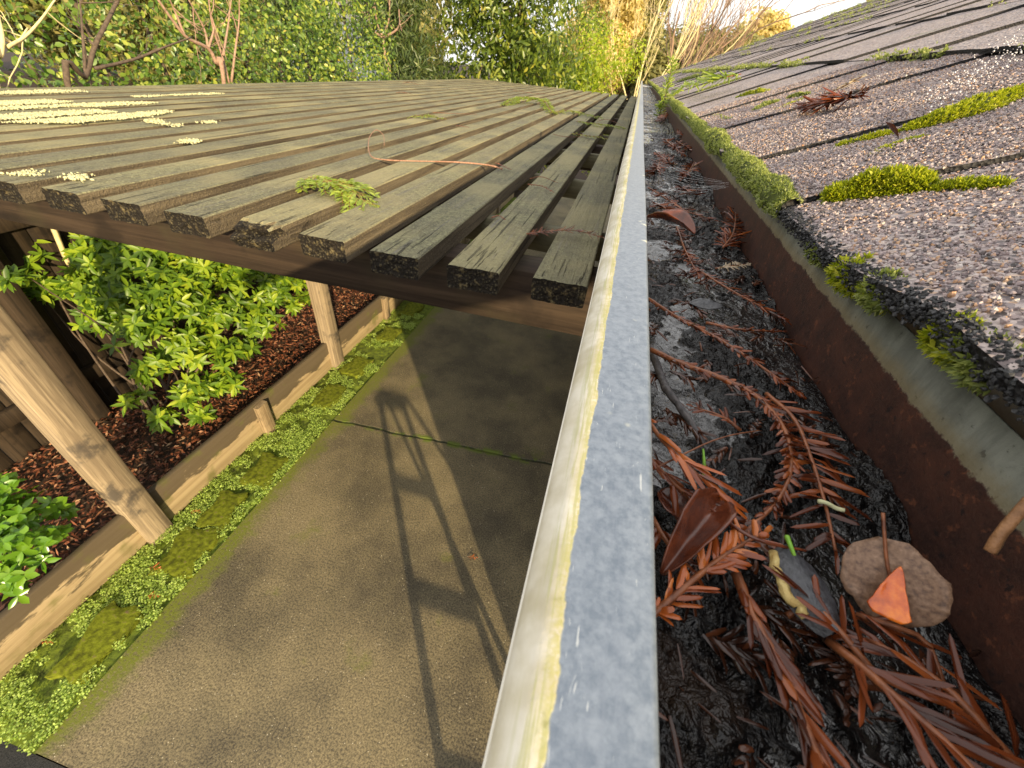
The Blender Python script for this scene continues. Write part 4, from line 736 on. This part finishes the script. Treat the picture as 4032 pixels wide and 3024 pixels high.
for (px, py, L, lab, z) in ((330, 1228, .03, 'orange-brown sprig on the green ground cover below the near paver', .022), (328, 1288, .022, 'small brown star of needles nearer than the orange sprig', .022), (97, 1390, .012, 'single tan leaf on the ground cover at the far left', .02), (1018, 1205, .02, 'little dead sprig lying in the ladder shadow on the patio', .004), (420, 1107, .02, 'reddish sprig at the edge of the half-buried paver', .022), (485, 2*585/2.0+30*0, .0, '', 0)):
    if not lab: continue
    c = P(px, py, z=-CZ+z); sprig('redwood_sprig', lab, 'redwood sprig', [c-np.array([.02, 0, 0]), c+np.array([0, .004, .006]), c+np.array([.025, .01, .002])], NL=L, NW=.005, step=.006, ang=60, mat=NEEDO, stem=.0016, group=GS)
def whorls(m, c, out, L, W, k=7):
    N = len(c); th = rng.uniform(0, 6.28, N)[:, None]+np.arange(k)[None]*(6.283/k)+rng.normal(0, .25, (N, k)); a = nrm(np.cross(out, rdir(N))); b_ = np.cross(out, a); el = rng.uniform(-.15, .6, (N, k))
    d = (a[:, None]*np.cos(th)[..., None]+b_[:, None]*np.sin(th)[..., None])+out[:, None]*el[..., None]
    leaves(m, np.repeat(c, k, 0), d.reshape(-1, 3), (np.repeat(out, k, 0)+rng.normal(0, .25, (N*k, 3))), L*rng.uniform(.65, 1.15, N*k), W*rng.uniform(.75, 1.1, N*k), droop=rng.uniform(.05, .35, N*k))
sh = thing('shrub', (-2.7, 2.0, .2), 'large glossy green shrub spreading under the pergola beam', 'shrub')
m = MB(); st = MB()
for (px, py, z, r, n) in ((430, 590, -1.25, .20, 30), (330, 560, -1.15, .22, 34), (520, 600, -1.35, .22, 34), (600, 630, -1.5, .20, 30), (230, 560, -1.15, .2, 26), (380, 660, -1.35, .22, 40), (470, 680, -1.5, .2, 36), (560, 700, -1.65, .17, 28), (290, 640, -1.3, .2, 24), (420, 760, -1.6, .17, 26), (500, 770, -1.7, .14, 18),
                          (300, 720, -1.4, .14, 10), (160, 620, -1.25, .13, 9), (100, 530, -1.1, .15, 9), (420, 850, -1.78, .12, 16), (350, 905, -1.85, .07, 5), (480, 830, -1.8, .10, 10), (640, 600, -1.55, .2, 22), (200, 690, -1.4, .1, 5), (330, 800, -1.6, .12, 9), (250, 600, -1.3, .2, 20), (150, 560, -1.2, .18, 12), (60, 560, -1.1, .14, 12), (20, 520, -1.0, .14, 10), (120, 640, -1.3, .14, 10), (60, 640, -1.25, .12, 7), (220, 640, -1.3, .15, 12), (270, 700, -1.5, .14, 10), (340, 700, -1.45, .16, 14), (380, 760, -1.6, .14, 14), (440, 900, -1.88, .05, 4), (300, 860, -1.75, .07, 4), (640, 660, -1.75, .12, 10), (740, 590, -1.75, .2, 18), (30, 610, -1.0, .06, 4), (60, 470, -.9, .1, 4)):
    n = int(n*1.7); c0 = P(px, py, z=z); d = rdir(n); d[:, 2] = np.abs(d[:, 2])*.8; d[:, 0] = d[:, 0]*.6+.4; d[:, 1] -= .3; d = nrm(d); c = c0+d*r*rng.uniform(.4, 1.05, (n, 1)); whorls(m, c, nrm(d*.6+np.array([.35, -.35, .75])+rng.normal(0, .35, (n, 3))), .070, .027)
    g0 = np.array([-2.72, 1.4+.25*(c0[1]-1.4), .18])
    for q in range(1 if rng.random() < .45 else 0): st.tube(curve([g0+rng.normal(0, .05, 3)*np.array([1, 1, 0]), (g0+c0)/2+rng.normal(0, .06, 3), c[q]], 10), np.linspace(.009, .0025, 10), 5)
m.build('foliage', SHRUB, sh); st.build('stems', BARK, sh)
s2 = thing('shrub', (-2.4, .3, .2), 'small bright round-leaved shrub at the left edge, behind the edging', 'shrub')
m = MB(); st = MB(); SH2 = leafmat('bright_round_leaf', [(.05, (.06, .16, .01)), (.6, (.14, .28, .02)), (1, (.24, .38, .035))], .25, .3, .5, 1.5)
for (px, py, z, r, n) in ((25, 1120, -1.65, .10, 24), (75, 1100, -1.7, .09, 14), (20, 1190, -1.68, .11, 24), (85, 1180, -1.75, .10, 18), (50, 1240, -1.78, .09, 16), (10, 1270, -1.8, .08, 12), (130, 1110, -1.8, .06, 6), (0, 1060, -1.6, .08, 10), (120, 1170, -1.82, .05, 5)):
    c0 = P(px, py, z=z); d = rdir(n); d[:, 2] = np.abs(d[:, 2]); c = c0+d*r*rng.uniform(.4, 1, (n, 1)); whorls(m, c, nrm(d+np.array([.3, -.2, .8])), .050, .028, 5); st.tube(curve([np.array([-2.45, .25, .19]), (np.array([-2.45, .25, .19])+c0)/2+.03, c0], 8), np.linspace(.006, .002, 8), 5)
m.build('foliage', SH2, s2); st.build('stems', BARK, s2)

# ------------------------------------------------------------------ hedge and trees behind
def crown(m, blobs, n, L, W, tmpl='dia', down=.3, droop=.15, inner=.35):
    for (c, r) in blobs:
        c = np.array(c, float); r = np.array(r if np.ndim(r) else (r, r, r), float); k = int(n*(np.mean(r)/.3)**2); d = rdir(k); rad = np.where(rng.random(k) < inner, rng.uniform(.35, .85, k), rng.uniform(.85, 1.12, k))
        p = c+d*r*rad[:, None]*(1+.5*fbm(c*7+d*2.2, 2, 1))[:, None]
        t = nrm(np.cross(d, rdir(k)))+d*.25-np.array([0, 0, down]); leaves(m, p, t, d+rng.normal(0, .5, (k, 3)), L*rng.uniform(.6, 1.2, k), W*rng.uniform(.7, 1.2, k), droop=droop, tmpl=tmpl)
def branch(b, p, d, L, r, depth, spread=.5, up=.15, kids=3, seg=5):
    pts = [p]; q = p.copy(); dd = d.copy()
    for i in range(seg): dd = nrm(dd+rng.normal(0, .12, 3)+np.array([0, 0, up*.2])); q = q+dd*L/seg; pts.append(q)
    b.tube(np.array(pts), np.linspace(r, r*.55, seg+1), 5 if r < .02 else 8, cap=False)
    if depth > 0:
        for i in range(kids):
            t = rng.integers(2, seg+1); nd = nrm(dd+rng.normal(0, spread, 3)+np.array([0, 0, up])); branch(b, pts[t], nd, L*rng.uniform(.55, .8), r*.55, depth-1, spread, up, kids, seg)
hd = thing('hedge', (-3.7, 3.6, .2), 'tall mixed broadleaf hedge along the far left of the pergola', 'hedge')
m = MB(); bl = []
for y in np.arange(-.2, 7.0, .26):
    for z in np.arange(1.2, 3.5, .27): bl.append(((-3.75+rng.normal(0, .12)-.12*(z-2), y+rng.normal(0, .07), z+rng.normal(0, .05)), rng.uniform(.2, .34)))
crown(m, bl, 165, .050, .034, 'leaf', down=.35); m.build('foliage', HEDGE, hd)
b = MB()
for y in np.arange(1, 7, .5): b.tube(curve([(-4.0, y, .2), (-4.05, y+.1, 1.4), (-4.1, y+.05, 3.2)], 8), np.linspace(.03, .012, 8), 6)
b.build('stems', BARK, hd)
b = MB(); b.box((-4.3, .6, .2), (-4.05, 7.3, 3.0), .05)
def treeT(name, label, blobs, n, L, W, mat, base, h, r0, group=None, bark=BARK, **k):
    t = thing(name, base, label, 'tree' if name != 'shrub' else 'shrub', group); m = MB(); crown(m, blobs, n, L, W, **k); m.build('crown' if name != 'shrub' else 'foliage', mat, t)
    b = MB(); base = np.array(base, float); top = base+np.array([0, 0, h]); b.tube(curve([base, base+np.array([.06, .02, h*.5]), top], 10), np.linspace(r0, r0*.3, 10), 8)
    for i in range(6): q = base+np.array([0, 0, h*rng.uniform(.35, .9)]); c = np.array(blobs[rng.integers(len(blobs))][0]); b.tube(curve([q, (q+c)/2+np.array([0, 0, .1]), c], 6), np.linspace(r0*.4, r0*.12, 6), 5)
    b.build('trunk', bark, t); return t
def blobs(x0, x1, y0, y1, z0, z1, k, r0, r1):
    return [((rng.uniform(x0, x1), rng.uniform(y0, y1), rng.uniform(z0, z1)), rng.uniform(r0, r1)) for _ in range(k)]
treeT('conifer', 'dark drooping conifer left of the pale house gap, behind the pergola', blobs(-7.6, -6.0, 8.6, 10, .8, 4.4, 40, .35, .55), 230, .16, .022, CONIF, (-6.8, 9.3, .1), 4, .12, down=1.0, droop=.35)
treeT('conifer', 'dark drooping conifer right of the pale house gap, behind the pergola', blobs(-5.25, -3.5, 8.5, 9.8, .8, 4.4, 44, .35, .55), 230, .16, .022, CONIF, (-4.5, 9.2, .1), 4, .12, down=1.0, droop=.35)
treeT('laurel_tree', 'tall laurel with yellowing leaves behind the right end of the pergola', blobs(-3.5, -1.35, 8.7, 9.6, .8, 4.3, 70, .28, .5), 120, .12, .045, LAUR, (-2.3, 9.2, .1), 4, .10, tmpl='leaf', down=.8)
treeT('shrub', 'rounded lime green bush beyond the end of the gutter', blobs(-1.35, -.22, 10.6, 11.6, .6, 2.8, 42, .22, .36), 190, .085, .03, LIME, (-.7, 11.2, .1), 2, .05)
treeT('shrub', 'pale yellow-green bush squeezed between the laurel and the lime bush', blobs(-1.9, -1.2, 11.5, 12.4, 1.2, 3.3, 18, .25, .4), 150, .09, .035, LAUR, (-1.5, 12, .1), 2, .05)
def bare(label, px, x=None, y=None, mat=BARKP, r=.008, group='leafless saplings behind the pergola'):
    main = [P(*q, **({'x': x} if x is not None else {'y': y})) for q in px[0]]; base = main[0].copy(); foot = base.copy(); foot[2] = .2; foot[0] -= .5
    t = thing('bare_tree', foot, label, 'tree', group); b = MB(); c = curve([foot]+main, 24); b.tube(c, np.linspace(r*1.3, r*.6, 24), 7); b.build('trunk', mat, t); b = MB()
    for q in px[1:]:
        c = curve([P(*w_, **({'x': x+rng.normal(0, .02)} if x is not None else {'y': y})) for w_ in q], 14); b.tube(c, np.linspace(r*.75, r*.3, 14), 5)
        for k_ in range(2):
            i = rng.integers(4, 13); branch(b, c[i], nrm(c[i]-c[i-1]+rng.normal(0, .5, 3)), rng.uniform(.12, .3)*(1 if x is not None else 2), r*.28, 1, .4, .3, 2, 4)
    b.build('branches', mat, t)
bare('grey forked sapling growing up through the far left corner of the slats', [[(153, 209), (185, 165), (205, 100), (235, 40), (262, -15)], [(185, 165), (180, 90), (172, -10)], [(205, 148), (290, 128), (360, 100), (415, 80)], [(205, 100), (180, 75), (165, 55)]], x=-2.78, r=.012, mat=BARK)
bare('pink-barked many-stemmed sapling right of the grey forked one', [[(484, 181), (468, 140), (450, 105), (405, 82), (370, 40), (335, -10)], [(450, 105), (440, 60), (405, -5)], [(495, 180), (480, 120), (460, 60), (450, -5)], [(500, 178), (508, 110), (516, 50), (517, -5)], [(450, 105), (462, 60), (452, 20)], [(482, 120), (492, 60), (500, -5)], [(400, 80), (380, 30), (365, -5)]], x=-2.95, r=.012)
bare('yellowish arching sapling cut by the left edge of the photo', [[(-6, 190), (2, 120), (5, 80), (-8, 20)], [(15, 102), (55, 78), (90, 40), (125, -10)], [(5, 80), (35, 95), (60, 60)]], x=-2.8, r=.011, mat=BARKY)
bare('small upright sapling with a tuft of twigs behind the middle of the pergola', [[(840, 172), (832, 120), (828, 82)], [(828, 82), (815, 50), (808, -5)], [(828, 82), (840, 40), (842, -5)], [(828, 82), (860, 60), (862, 20)], [(828, 82), (800, 60), (798, 30)]], y=8.3, r=.028)
def bigbare(label, base, n, L, r, mat, seed, lean=(0, 0, 1), spread=.4, depth=3, kids=3, group='tall leafless trees beyond the roof'):
    global rng
    rng = np.random.default_rng(seed); base = np.array(base, float); t = thing('bare_tree', base, label, 'tree', group); b = MB(); b2 = MB(); b.tube([base, base+np.array([0, 0, .6]), base+np.array([.02, 0, 1.3])], [r*1.3, r*1.1, r], 9); b.build('trunk', mat, t)
    for i in range(n): branch(b2, base+np.array([0, 0, 1.1+.2*rng.random()]), nrm(np.array(lean)+rng.normal(0, spread, 3)*np.array([1, .6, .3])), L*rng.uniform(.8, 1.2), r*.6, depth, .32, .25, kids, 5)
    b2.build('branches', mat, t)
bigbare('sunlit pale yellow many-branched bare tree rising behind the gutter end', (.05, 13, 0), 8, 2.0, .036, BARKY, 3, spread=.45)
bigbare('thin brownish bare tree leaning right above the roof end', (.9, 15, 0), 8, 2.2, .05, TWIG, 8, lean=(.25, 0, 1), spread=.4)
bigbare('fine-twigged brown bare tree behind the far roof corner', (2.0, 17, 0), 10, 1.6, .05, TWIG, 12, lean=(.05, 0, .8), spread=.6)
rng = np.random.default_rng(99)
treeT('far_tree', 'golden tree far away left of the bare tree', blobs(-3.0, -1.0, 24, 27, 2.2, 7, 30, .7, 1.2), 110, .24, .12, GOLD, (-2, 25, 0), 5, .15)
treeT('far_tree', 'tall olive conifer far away behind the bare tree', blobs(-1.1, -.1, 27, 28, 2, 5.4, 24, .45, .8), 110, .24, .10, FARG, (-.6, 27.5, 0), 5, .15)
treeT('far_tree', 'low golden trees seen through the bare branches above the roof end', blobs(.2, 4.2, 24, 27, 1.8, 3.3, 34, .6, 1.0), 110, .24, .12, FARG, (2, 25, 0), 2.5, .15)
treeT('far_tree', 'rounded golden tree rising over the roofline', blobs(4.4, 5.6, 26, 27.5, 2.6, 4.3, 14, .7, 1.0), 130, .22, .12, GOLD, (5, 26.8, 0), 3, .15)
treeT('far_tree', 'yellow treetop peeking over the ridge at the top of the photo', blobs(9.0, 10.5, 26, 27, 5.2, 6.4, 10, .6, .9), 110, .22, .12, GOLD, (9.6, 26.4, 0), 5, .15)
treeT('shrub', 'brown twiggy thicket above the far roof corner', blobs(1.1, 3.0, 14.5, 15.5, 1.2, 2.9, 26, .25, .42), 70, .14, .012, leafmat('thicket_twigs', [(.1, (.12, .08, .05)), (.6, (.25, .19, .10)), (1, (.40, .33, .14))], .7, .2), (2, 15, 0), 1.5, .06, down=-.8)
nh = thing('neighbour_house', (-8.6, 14, 0), 'pale house wall glimpsed through a gap in the dark conifers', 'house')
b = MB(); b.box((-10.4, 13.5, 0), (-7.9, 16, 3.1)); b.build('wall', m_simple('pale_siding', [(.3, (.5, .53, .56)), (.7, (.6, .63, .66))], 20, .8), nh, smooth=False)
b = MB(); b.add([(-10.6, 13.2, 3.05), (-7.7, 13.2, 3.05), (-7.7, 16.3, 3.05), (-10.6, 16.3, 3.05), (-10.6, 14.75, 4.1), (-7.7, 14.75, 4.1)], [np.array([[0, 1, 5, 4], [3, 4, 5, 2], [0, 3, 2, 1]]), np.array([[0, 4, 3], [1, 2, 5]])]); b.build('roof', SHIN, nh, smooth=False)
b = MB(); b.box((-9.6, 13.44, 1.2), (-8.8, 13.50, 2.2)); b.build('window', m_simple('dark_glass', [(.3, (.03, .035, .04)), (.7, (.05, .055, .06))], 3, .1, spec=.8), nh, smooth=False)
far_ = MB()
for (x0, x1, y0, y1) in ((-30, -9, 16, 22), (-9, 10, 34, 40)): crown(far_, blobs(x0, x1, y0, y1, .8, 4.6 if x0 < -9 else 3.0, 60, .9, 1.6), 60, .34, .16)
tag(far_.build('distant_woodland', FARG), 'hazy olive woodland closing the view far behind', 'woodland', kind='stuff')

# ------------------------------------------------------------------ stepladder standing beside the wall, below the eave
ld = thing('stepladder', (.47, -.4, -.03), 'aluminium stepladder standing on the lower paving under the eave', 'ladder')
def rail(p0, p1, w_=.026):
    b = MB(); b.tube([p0, tuple((np.array(p0)+np.array(p1))/2), p1], w_, 4); return b
def fx(z, s): return .50+.12*z/1.05+s*(.25-.15*z/1.05)
def fy(z): return -.36-.17*z
for s in (-1, 1):
    rail((fx(0, s), fy(-.03), -.03), (fx(1.05, s), fy(1.05), 1.05)).build('rail', ALU, ld); rail((fx(0, s)+.0, .42, -.0), (fx(1.05, s), fy(1.05)+.06, 1.05), .016).build('brace', ALU, ld)
for z in (.25, .5, .75): b = MB(); b.box((fx(z, -1), fy(z)-.035, z-.012), (fx(z, 1), fy(z)+.035, z+.012)); b.build('step', ALU, ld, smooth=False)
b = MB(); b.box((fx(1.05, -1)-.02, fy(1.05)-.05, 1.03), (fx(1.05, 1)+.02, fy(1.05)+.06, 1.06)); b.build('top', ALU, ld, smooth=False)
